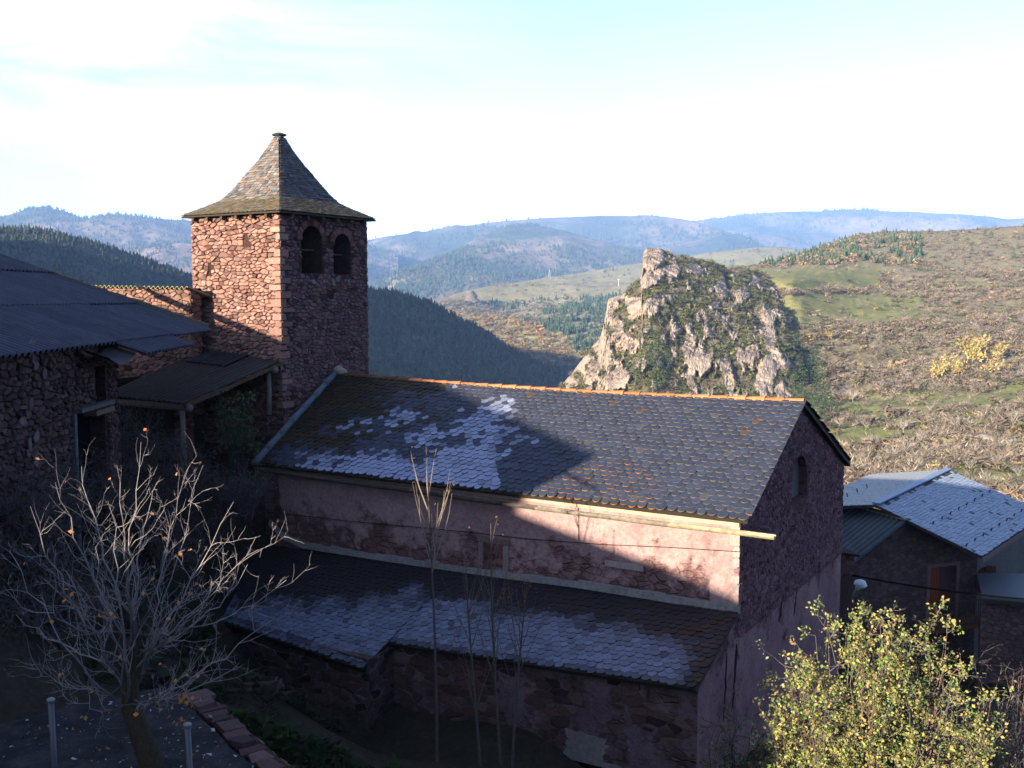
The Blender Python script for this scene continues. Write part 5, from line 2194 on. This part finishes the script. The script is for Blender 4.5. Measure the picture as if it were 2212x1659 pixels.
def unit_tree(name, label, cat, group, crown, seed, tr=.012, bark=(.09, .07, .055), limbs=0):
    t = thing(name, label, cat, (0, 0, 0), group)
    m_ = MB()
    m_.tube([Vector((0, 0, -.04)), Vector((.01, 0, .3)), Vector((0, .01, .75))], [tr, tr * .7, tr * .25], 6, bark)
    rr = random.Random(seed)
    for k in range(limbs):
        z0 = rr.uniform(.2, .55)
        a = rr.uniform(0, 6.28)
        m_.tube([Vector((0, 0, z0)), Vector((math.cos(a) * .1, math.sin(a) * .1, z0 + .12)), Vector((math.cos(a) * .18, math.sin(a) * .18, z0 + .3))], [tr * .5, tr * .35, tr * .12], 4, bark)
    m_.build('trunk', M_BARK, t)
    if crown is not None:
        tri_mesh('crown', crown[0], crown[1], M_FAR, t)
    return t


pr = [unit_tree('pine_tree', 'tall dark pine in the stand at the right foot of the crag', 'pine tree', 'pines at the right foot of the crag', pine_mesh(s), s) for s in (1, 2, 3)]
mass_trees(pr, [(1722, 765, 66), (1738, 800, 74), (1728, 830, 76), (1716, 850, 66), (1742, 850, 80), (1735, 880, 80), (1720, 890, 70), (1741, 905, 84), (1744, 820, 60)], h_l6, 1)
mass_trees([copy_tree(pr[0], (0, 0, 0), 1, 0), copy_tree(pr[1], (0, 0, 0), 1, 0)], [(1762, 800, 74), (1752, 835, 80), (1772, 850, 78), (1768, 885, 78), (1758, 905, 84), (1786, 890, 66), (1775, 925, 74), (1752, 930, 76), (1800, 895, 44)], h_l7, 1)
pr = [unit_tree('pine_tree', 'tall dark pine in the gully on the left face of the crag', 'pine tree', 'pines on the face of the crag', pine_mesh(s + 10), s) for s in (1, 2)]
mass_trees(pr, [(1405, 735, 58), (1420, 760, 62), (1398, 790, 64), (1416, 820, 66), (1384, 830, 60), (1432, 835, 56), (1440, 790, 50), (1370, 815, 44), (1410, 850, 60)], h_l6, 1)
pr = [unit_tree('deciduous_tree', 'yellow autumn tree among grey scrub on the right hillside', 'tree', 'yellow autumn trees on the right hillside', deci_mesh(s, 300, c), s, .01, limbs=5) for s, c in ((4, (.27, .21, .075)), (5, (.29, .235, .10)), (6, (.22, .17, .07)))]
mass_trees(pr, [(2020, 830, 52), (2045, 815, 50), (2085, 790, 66), (2110, 800, 60), (2140, 812, 56), (2160, 790, 48), (2070, 820, 44), (2125, 770, 50), (1860, 800, 24), (1795, 735, 22), (1925, 800, 26)], h_l7, 1)
pr = [unit_tree('hill_conifer', 'lone dark conifer standing in scrub on the upper right hillside', 'conifer', 'lone conifers on the right hillside', pine_mesh(s + 30), s) for s in (1, 2)]
mass_trees(pr, [(1990, 850, 42), (2128, 512, 18), (2144, 508, 14), (2100, 545, 18), (2190, 560, 24), (2050, 590, 16), (1925, 588, 14), (1985, 586, 18), (2085, 570, 14), (2200, 535, 18)], h_l7, 1)
protos = []
for s in (1, 2, 3):
    t = thing('bare_tree', 'leafless grey tree on the lower right hillside', 'tree', (0, 0, 0), 'bare trees on the lower right hillside')
    m_ = MB()
    rr = random.Random(s + 40)
    m_.tube([Vector((0, 0, -.03)), Vector((.01, 0, .15)), Vector((0, .01, .32))], [.018, .015, .012], 5, (.32, .29, .26))
    m_.build('trunk', M_BARK, t)
    m_ = MB()
    for k in range(9):
        a = 2 * math.pi * k / 9 + rr.uniform(-.3, .3)
        grow(m_, Vector((0, 0, rr.uniform(.16, .32))), Vector((math.cos(a) * .75, math.sin(a) * .75, .9)), .4, .0095, 2, rr, (.34, .31, .28), None, .3, .08, (4, 5), .7, .55, .7, 3, 3)
    m_.build('crown', M_BARK, t)
    protos.append(t)
mass_trees(protos, [(1816, 930, 46), (1890, 970, 44), (1925, 1000, 50), (1960, 985, 56), (1990, 960, 44), (2030, 985, 46), (2075, 960, 42), (2110, 985, 46), (2150, 1010, 46), (2135, 1060, 56), (2180, 985, 50), (2060, 930, 40), (1870, 935, 32), (2190, 920, 48), (1950, 930, 40), (1905, 1010, 40), (1985, 1015, 44), (2200, 1040, 46), (1850, 1010, 40), (2095, 1020, 40), (1840, 870, 36), (1900, 850, 36), (1960, 830, 34), (2010, 890, 36)], h_l7, 1)
# boulder, pylon and pole
m_ = MB()
bp = h_l7.find(2122, 945)
vs = []
for i in range(4):
    for k in range(9):
        t = 2 * math.pi * k / 9
        r_ = (2.4, 2.2, 1.6, .7)[i] * (1 + .3 * noise.noise(Vector((math.cos(t) * 1.3, math.sin(t) * 1.3, i * 1.1))))
        vs.append(bp + Vector((math.cos(t) * r_ * 1.2, math.sin(t) * r_ * .8, -.4 + (.2, .7, 1.25, 1.6)[i])))
m_.add(vs, [(i * 9 + k, i * 9 + (k + 1) % 9, (i + 1) * 9 + (k + 1) % 9, (i + 1) * 9 + k) for i in range(3) for k in range(9)] + [tuple(range(27, 36))], (.42, .36, .29))
tag(m_.build('boulder', M_STONE), 'pale boulder lying in the scrub of the right hillside', 'boulder')
py = thing('pylon', 'thin pale pylon standing at the edge of the far plateau', 'pylon', P(1187, 600, 2280))
m_ = MB()
b0 = P(1187, 600, 2280)
for dx in (-1.3, 1.3):
    m_.bar(b0 + Vector((dx * 1.6, 0, -6)), b0 + Vector((dx * .4, 0, 18)), .6, .6, Vector((0, 1, 0)), (.3, .32, .35))
m_.build('mast', M_METAL, py)
b0 = P(1336, 616, 1950)
po = thing('utility_pole', 'slim white pole on the pale grass of the plateau', 'pole', b0)
m_ = MB()
m_.tube([b0 - Z * 3, b0 + Z * 12], [.35, .25], 6, (.5, .5, .48))
m_.build('mast', M_METAL, po)
m_ = MB()
m_.bar(b0 + Vector((-2, 0, 10.5)), b0 + Vector((2, 0, 10.5)), .5, .5, col=(.5, .5, .5))
m_.build('crossarm', M_METAL, po)

# ================================================================== garden trees and shrubs
def leaf(mb, p, d, s, col, rr):
    d = (d + Vector((rr.gauss(0, 1), rr.gauss(0, 1), rr.gauss(0, 1))) * .8).normalized()
    w = d.cross(Vector((rr.gauss(0, 1), rr.gauss(0, 1), rr.gauss(0, 1)))).normalized()
    n = d.cross(w) * rr.uniform(-.15, .15)
    mb.add([p, p + d * s * .45 + w * s * .36 + n * s, p + d * s, p + d * s * .45 - w * s * .36 + n * s], [(0, 1, 2, 3)], col)


# bare fruit tree at the left
rr = random.Random(21)
DT = 11.5
tb = P(330, 1668, DT)
fruit = thing('fruit_tree', 'spreading bare fruit tree with a few orange leaves on the gravel terrace', 'tree', Vector((tb.x, tb.y, TZ)))
tp = [P(338, 1720, DT - .1), P(325, 1645, DT - .05), P(303, 1585, DT), P(283, 1530, DT + .05), P(281, 1480, DT + .1), P(290, 1420, DT + .1), P(297, 1370, DT + .1)]
tp[0].z = TZ - .2
m_ = MB()
m_.tube(tp, [.15, .135, .12, .11, .092, .075, .052], 10, (.045, .035, .022))
m_.build('trunk', M_BARK, fruit, True)
m_ = MB()
tips = []
bark = (.22, .20, .205)
ends = [(20, 1190), (60, 1100), (120, 1040), (175, 1010), (240, 1090), (300, 960), (330, 1060), (400, 1010), (440, 1010), (500, 1090), (560, 1160), (620, 1250), (590, 1330), (520, 1430), (30, 1330), (60, 1440), (120, 1500), (420, 1440), (480, 1250), (0, 1270), (200, 1180), (360, 1160), (380, 1500), (250, 1000), (150, 1240), (450, 1180), (540, 1230), (90, 1220)]
for k, (ex_, ey_) in enumerate(ends):
    src = tp[3 + k % 4] if ey_ > 1000 else tp[5]
    if ey_ > 1380: src = tp[3].lerp(tp[4], rr.random())
    T_ = P(ex_, ey_, DT + rr.uniform(-1.2, 1.3))
    mid = src.lerp(T_, .45) + Vector((0, 0, -.10 - .0008 * abs(ex_ - 290))) + Vector((rr.gauss(0, .12), rr.gauss(0, .12), rr.gauss(0, .06)))
    pts, rad = [], []
    r0 = rr.uniform(.011, .019) if ey_ < 1150 else rr.uniform(.007, .013)
    ns = 12
    for i in range(ns + 1):
        t = i / ns
        p = src * (1 - t) ** 2 + mid * 2 * t * (1 - t) + T_ * t * t
        if i: p = p + Vector((rr.gauss(0, 1), rr.gauss(0, 1), rr.gauss(0, 1))) * .024
        pts.append(p)
        rad.append(r0 * (1 - t) ** .9 + .0026)
    kb = rr.uniform(.8, 1.15)
    m_.tube(pts, rad, 6, [tuple(q * kb * (.3 + .75 * min(1, i / ns * 1.5)) for q in bark) for i in range(ns) for _ in range(6)], caps=False)
    for i in range(3, ns):
        for _ in range(rr.choice((1, 1, 2, 2))):
            a = (pts[i] - pts[i - 1]).normalized()
            s = a.cross(Vector((rr.gauss(0, 1), rr.gauss(0, 1), rr.gauss(0, 1)))).normalized()
            grow(m_, pts[i], (a + s * rr.uniform(.5, 1.2) + Z * .25).normalized(), rr.choice((.12, .2, .35, .5, .62)), rad[i] * .3 + .0022, 2 if rr.random() < .45 else 1, rr, bark, tips, .38, .08, (1, 3), .95, .45, .6, 3, 5)
m_.build('branches', M_BARK, fruit)
m_ = MB()
for p, d, l in rr.sample(tips, 70):
    leaf(m_, p, -Z + d * .3, rr.uniform(.05, .075), tuple(q * rr.uniform(.75, 1.2) for q in (.42, .19, .05)), rr)
for k in range(34):
    p = P(390 + rr.gauss(0, 16), 1510 + rr.gauss(0, 26), DT - .3)
    leaf(m_, p, -Z, rr.uniform(.05, .07), tuple(q * rr.uniform(.7, 1.1) for q in (.32, .16, .04)), rr)
m_.build('leaves', M_LEAF, fruit)

# saplings before the nave
for i, (px, top_, dd, lit, lab) in enumerate(((925, 965, 18.6, 1, 'tallest bare sapling whose twig tips catch the sun against the roof'),
                                         (1010, 1190, 18.3, 0, 'thin bare sapling standing second from the left before the aisle'),
                                         (1062, 1130, 18.6, 0, 'slim sapling crossing the blocked window of the nave'),
                                         (1135, 1250, 18.4, 0, 'sapling with rusty dead leaves standing right of its neighbours'))):
    rr = random.Random(60 + i)
    base = P(px + 18 + (0, 12, 6, -50)[i], 1700, dd)
    tp_ = P(px, top_, dd)
    base.z = -10.2
    sap = thing('sapling', lab, 'sapling', base, 'bare saplings before the church aisle')
    m_ = MB()
    pts = []
    for k in range(11):
        t = k / 10
        pts.append(base.lerp(tp_, t) + Vector((math.sin(t * 4 + i) * .05, 0, 0)))
    H = (tp_ - base).length
    m_.tube(pts, [.034 * (1 - t / 10) ** .8 + .006 for t in range(11)], 6, (.10, .085, .075))
    m_.build('stem', M_BARK, sap, True)
    m_ = MB()
    tips = []
    for k in range(13 if i == 0 else 14):
        t = rr.uniform(.42, .95) if i else (rr.uniform(.66, .9))
        p = base.lerp(tp_, t) + Vector((math.sin(t * 4 + i) * .05, 0, 0))
        a = rr.uniform(0, 6.28)
        L = (1 - t) * H * rr.uniform(.55, .95) + .15
        grow(m_, p, Vector((math.cos(a) * .42, math.sin(a) * .42, 1)), min(L, 1.5), .009, 1, rr, (.27, .22, .17) if i == 0 else (.13, .10, .085), tips, .12, .12, (0, 1), .5, .4, .7, 4, 4)
    br_ = m_.build('twigs', M_BARK, sap)
    m_ = MB()
    for p, d, l in rr.sample(tips, min(len(tips), 40 if i == 3 else 18)):
        for _ in range(3 if i == 3 else 1):
            leaf(m_, p + Vector((rr.gauss(0, .05), rr.gauss(0, .05), rr.gauss(0, .08))), -Z, rr.uniform(.04, .06), (.16, .07, .04), rr)
    m_.build('leaves', M_LEAF, sap)


def shrub(name, label, cat, cx, cy, d, rx, rz, stems, nleaf, leafcol, twigcol, lsize, seed, base_z, ry=None, group=None, lvl=2, lobes=None, clump=1, tl=(.18, .5)):
    rr = random.Random(seed)
    c0 = P(cx, cy, d)
    base = Vector((c0.x, c0.y, base_z))
    t = thing(name, label, cat, base, group)
    m_ = MB()
    tips = []
    lobes = lobes or [(cx, cy, rx, rz, 1)]
    wts = [q[4] for q in lobes]
    for k in range(stems):
        lx, ly, lrx, lrz, _ = rr.choices(lobes, wts)[0]
        c = P(lx, ly, d + rr.uniform(-.15, .15))
        lry = (ry or rx * .8) * lrx / rx
        # even spread through the volume, fuller near the surface
        while True:
            q = Vector((rr.uniform(-1, 1), rr.uniform(-1, 1), rr.uniform(-.7, 1)))
            if .25 < q.length < 1: break
        q = q.normalized() * q.length ** .6
        T_ = c + Vector((q.x * lrx, q.y * lry, q.z * lrz))
        T_ = T_ + (T_ - c) * (.3 * noise.noise(T_ * 1.5 + Vector((seed, 0, 0))))
        src = Vector((base.x * .6 + c.x * .4, base.y, base.z)) + Vector((rr.gauss(0, .2), rr.gauss(0, .2), 0))
        mid = src.lerp(T_, .6) + Vector((rr.gauss(0, .22), rr.gauss(0, .22), .2))
        pts, rad = [], []
        r0 = rr.uniform(.012, .024)
        for i in range(9):
            u = i / 8
            pts.append(src * (1 - u) ** 2 + mid * 2 * u * (1 - u) + T_ * u * u + Vector((rr.gauss(0, .03), rr.gauss(0, .03), rr.gauss(0, .03))))
            rad.append(r0 * (1 - u) + .003)
        m_.tube(pts, rad, 5, tuple(q_ * rr.uniform(.6, 1.2) for q_ in twigcol), caps=False)
        for i in range(4, 9):
            for _ in range(rr.choice((1, 2, 2))):
                aa = (pts[i] - pts[i - 1]).normalized()
                s = Vector((rr.gauss(0, 1), rr.gauss(0, 1), rr.gauss(0, .8))).normalized()
                grow(m_, pts[i], (aa * .25 + s + Z * .15).normalized(), rr.uniform(*tl), .006, lvl - 1, rr, twigcol, tips, .4, .06, (1, 3), .9, .55, .7, 3, 4)
    m_.build('stems', M_BARK, t)
    if nleaf:
        m_ = MB()
        for k in range(nleaf // clump):
            p, dd, l = rr.choice(tips)
            ctr_ = p - dd * rr.uniform(0, .12)
            lc = rr.choice(leafcol)
            for _ in range(rr.randint(1, 2 * clump - 1)):
                pp = ctr_ + Vector((rr.gauss(0, .035), rr.gauss(0, .035), rr.gauss(0, .035)))
                leaf(m_, pp, dd - Z * .3, lsize * rr.uniform(.55, 1.3), tuple(q_ * rr.uniform(.7, 1.2) for q_ in lc), rr)
        m_.build('leaves', M_LEAF, t)
    return t


YG = [(.26, .27, .085), (.20, .24, .07), (.32, .30, .10), (.13, .18, .055), (.32, .25, .08), (.08, .12, .04), (.18, .16, .07)]  # darker greens mixed in to paint shade among the leaves
shrub('garden_bush', 'large sunlit bush of yellow-green leaves in the lower right', 'bush', 1900, 1560, 14.2, 1.42, 1.62, 215, 40000, YG, (.13, .105, .095), .05, 5, -10.0, 1.1, clump=3,
      lobes=[(1880, 1490, 1.2, 1.1, 4), (1800, 1450, .72, .75, 1.8), (1985, 1440, .72, .8, 1.8), (1995, 1560, .85, .9, 2), (1745, 1575, .78, .62, 2), (1880, 1680, 1.5, .75, 2.5), (2085, 1560, .5, .5, .9)], tl=(.15, .42))
shrub('green_bush', 'shaded dark green shrub at the foot of the pink gable', 'bush', 1640, 1650, 14.5, .72, .82, 60, 4200, [(.04, .065, .025), (.05, .075, .03), (.08, .08, .03), (.13, .11, .035)], (.05, .042, .04), .05, 8, -10.0, .7, clump=3)
shrub('leafy_bush', 'shaded olive bush with sparse leaves right of the sunlit bush', 'bush', 2090, 1655, 15.2, .9, 1.0, 60, 2600, [(.08, .1, .035), (.13, .13, .04), (.18, .16, .045)], (.10, .082, .078), .048, 9, -10.3, .9, clump=2)
shrub('bare_bush', 'leafless grey-brown bush at the lower right edge of the photo', 'bush', 2215, 1560, 16, 1.0, 1.25, 44, 90, [(.2, .13, .05)], (.15, .12, .115), .045, 12, -10.6, .9)
# dry brushwood by barn and shed
for i, (px, py, d, rx, rz, lab) in enumerate(((300, 935, 24.5, 1.0, .95, 'dark leafless brushwood between barn door and shed post'), (235, 1040, 22.5, 1.2, 1.0, 'dark brambles on the bank below the barn doorway'), (400, 1020, 23.0, 1.1, .75, 'dark brushwood on the bank below the open shed'), (510, 1060, 23.0, .8, .6, 'dark brambles hugging the wall left of the nave'), (60, 1090, 15.5, .9, .8, 'dark leafless brush against the barn wall at the left edge'), (150, 1060, 17.5, 1.0, .8, 'dark brush on the bank left of the barn doorway'), (330, 1160, 20.5, 1.2, .9, 'dark brambles on the slope behind the fruit tree crown'), (110, 1260, 15.0, 1.0, .8, 'dark brush on the bank behind the left limbs of the fruit tree'))):
    shrub('brushwood', lab, 'brushwood', px, py, d, rx, rz, 42, 420, [(.03, .045, .02), (.045, .05, .025)], (.085, .07, .075), .06, 30 + i, P(px, py, d).z - rz * .9, rx, lvl=2)
shrub('ivy', 'dark green creeper climbing inside the open shed', 'creeper', 505, 905, 26.4, .6, .75, 22, 800, [(.035, .075, .025), (.05, .09, .03)], (.05, .045, .04), .085, 50, -5.2, .4)
# grass bank: blades and weeds
cv = Cover()
pts = []
for k in range(2600):
    al, dd = rng.uniform(-1.2, 6), abs(rng.normal(0, 1.6)) + .34
    p = WA + WD * al + WN * dd
    pts.append((p.x, p.y, gz(p.x, p.y) - .02))
cv.put(np.array(pts), .12, .34, BUSH[:3] + TWIG[:2], [(.014, .03, .010), (.02, .036, .012), (.026, .034, .016)], 1.2)
pts = []
for k in range(900):
    x, y = rng.uniform(-9, -3.6), rng.uniform(15.0, 21)
    if (Vector((x, y, 0)) - WA).dot(WN) > .1 and rng.random() < .4: continue
    pts.append((x, y, gz(x, y) - .02))
cv.put(np.array(pts), .1, .4, BUSH[:3] + TWIG[:3], [(.016, .024, .012), (.026, .026, .018), (.034, .028, .026)], 1.3)
cv.build('grass', M_FAR, 'rough green grass and weeds on the bank below the terrace', 'grass')
# leaf litter and pebbles on the gravel
m_ = MB()
for k in range(900):
    al, dd = rng.uniform(-.8, 7), -abs(rng.normal(0, 2.2)) - .1
    p = WA + WD * al + WN * dd
    p.z = TZ + .01
    s = rng.uniform(.012, .04)
    c = (.32, .33, .36) if rng.random() < .45 else ((.10, .075, .05) if rng.random() < .7 else (.2, .1, .04))
    v = [p + Vector((rng.uniform(-s, s), rng.uniform(-s, s), rng.uniform(.0, s))) for _ in range(4)]
    m_.add(v, [(0, 1, 2), (0, 2, 3), (0, 3, 1), (1, 3, 2)], c)
tag(m_.build('leaf_litter', M_LEAF), 'fallen leaves and pale pebbles strewn over the gravel terrace', 'leaf litter', None, 'stuff')
# fence posts
for px, py, d, lab in ((110, 1512, 10.2, 'grey metal fence post left of the fruit tree trunk'), (405, 1566, 9.9, 'grey metal fence post right of the fruit tree trunk')):
    p = P(px, py, d)
    q = P(px + 6, 1660, d)
    fp = thing('fence_post', lab, 'post', Vector((q.x, q.y, TZ)), 'grey metal fence posts on the terrace')
    m_ = MB()
    m_.tube([Vector((q.x + .02, q.y, TZ - .1)), p - Z * .01], [.03, .03], 9, (.04, .044, .055))
    m_.build('pole', M_METAL, fp, True)
    m_ = MB()
    m_.tube([p - Z * .015, p + Z * .01, p + Z * .025], [.042, .042, .02], 9, (.11, .12, .135))
    m_.build('cap', M_METAL, fp, True)

# ================================================================== unseen house shaped from the shadow it throws (stands behind, left of the camera)
US = Vector((-SH.y, SH.x, 0)).normalized()


def uv(p):
    w = -(p.x * SH.x + p.y * SH.y)
    return p.dot(US), p.z + w * TAN


keys = [on_t(280, 650, tq), on_t(446, 690, t0), on_t(611, 735, t0), hit(945, 826, LA, g)]
nrm_r = nave_f(.5, .5)[1]
keys2 = [hit(1290, 982, nave_f(.4, .4)[0], nrm_r), hit(1140, 1062, nave_f(.4, .4)[0], nrm_r), on_t(1100, 1100, 0), on_t(1450, 1232, 0), on_t(1596, 1294, 0)]
prof_uv = [uv(p) for p in keys + keys2]
print('SHADOW UV', [(round(a, 2), round(b, 2)) for a, b in prof_uv])
WH = 13.0
def up3(u, v): return SH * WH + US * u + Z * (v + WH * TAN)
hs = thing('uphill_house', 'unseen gabled house behind the viewpoint, outlined to shade the church', 'house', SH * (WH + 3) + US * -24 + Z * -4)
ul, vl = prof_uv[0]
sl0 = (prof_uv[3][1] - prof_uv[0][1]) / (prof_uv[3][0] - prof_uv[0][0])
Bp, Cp, Dp, Ep = prof_uv[4], prof_uv[5], prof_uv[6], prof_uv[8]
roofl = [(-46, vl - 12), (-40, vl + sl0 * (-40 - ul))] + prof_uv[0:4] + [Bp, Cp]
m_ = MB()
body_poly = [(-44, -9), (-44, vl + sl0 * (-40 - ul) - 3), (-40, vl + sl0 * (-40 - ul))] + prof_uv[0:4] + [Bp, Cp, Dp, prof_uv[7], Ep, (-13.2, Ep[1] - .1), (-8.2, Ep[1] + .05), (-7.0, Ep[1] - .2), (-5, -9)]
m_.prism([up3(u, v) for u, v in body_poly], SH * .6)
m_.build('gable_wall', M_HOUSEW, hs)
m_ = MB()
bp2 = [(-44, -9), (-44, vl + sl0 * (-40 - ul) - 3), (-40, vl + sl0 * (-40 - ul) - .3)] + [(u, v - .35) for u, v in prof_uv[0:4]] + [(Dp[0] - .4, Dp[1] - .5), (Ep[0], Ep[1] - .6), (-8.2, Ep[1] - .6), (-5, -9)]
m_.prism([up3(u, v) + SH * .62 for u, v in bp2], SH * 7 + Z * .0)
m_.build('wall', M_HOUSEW, hs)

# unseen slope added behind the viewpoint to block low skylight
mb = MB()
rv, rfc = [], []
for j in range(9):
    rad_ = (26, 34, 45, 60, 80, 110, 150, 200, 260)[j]
    for i in range(31):
        az = R(78 + i * (300 - 78) / 30)
        el_ = 9.3 * min(1, i / 4, (30 - i) / 4)
        zz_ = -9 + (math.tan(R(el_)) * rad_ + 9) * sm((rad_ - 24) / 30) + (.8 * noise.noise(Vector((math.sin(az) * rad_ * .05, math.cos(az) * rad_ * .05, 3))) if j < 8 else -30)
        rv.append(Vector((math.sin(az) * rad_, math.cos(az) * rad_, zz_ - (3 if j == 0 else 0))))
for j in range(8):
    for i in range(30):
        rfc.append((j * 31 + i, (j + 1) * 31 + i, (j + 1) * 31 + i + 1, j * 31 + i + 1))
mb.add(rv, rfc)
tag(mb.build('sky_block_slope', M_FOREST, smooth=True), kind='structure')
# ================================================================== air
bm = MB()
hx = 8900
bm.box(Vector((-hx, -hx, -97)), Vector((2 * hx, 0, 0)), Vector((0, 2 * hx, 0)), Z * 800)
hz_m = bpy.data.materials.new('haze')
hz_m.use_nodes = True
nt = hz_m.node_tree
nt.nodes.clear()
ou = nt.nodes.new('ShaderNodeOutputMaterial')
pv = nt.nodes.new('ShaderNodeVolumePrincipled')
pv.inputs['Color'].default_value = (.30, .52, 1, 1)
pv.inputs['Density'].default_value = 1.15e-4
pv.inputs['Anisotropy'].default_value = 0
nt.links.new(pv.outputs[0], ou.inputs['Volume'])
haze = bm.build('haze', hz_m)
tag(haze, 'pale blue valley air over the whole scene', 'haze', None, 'stuff')
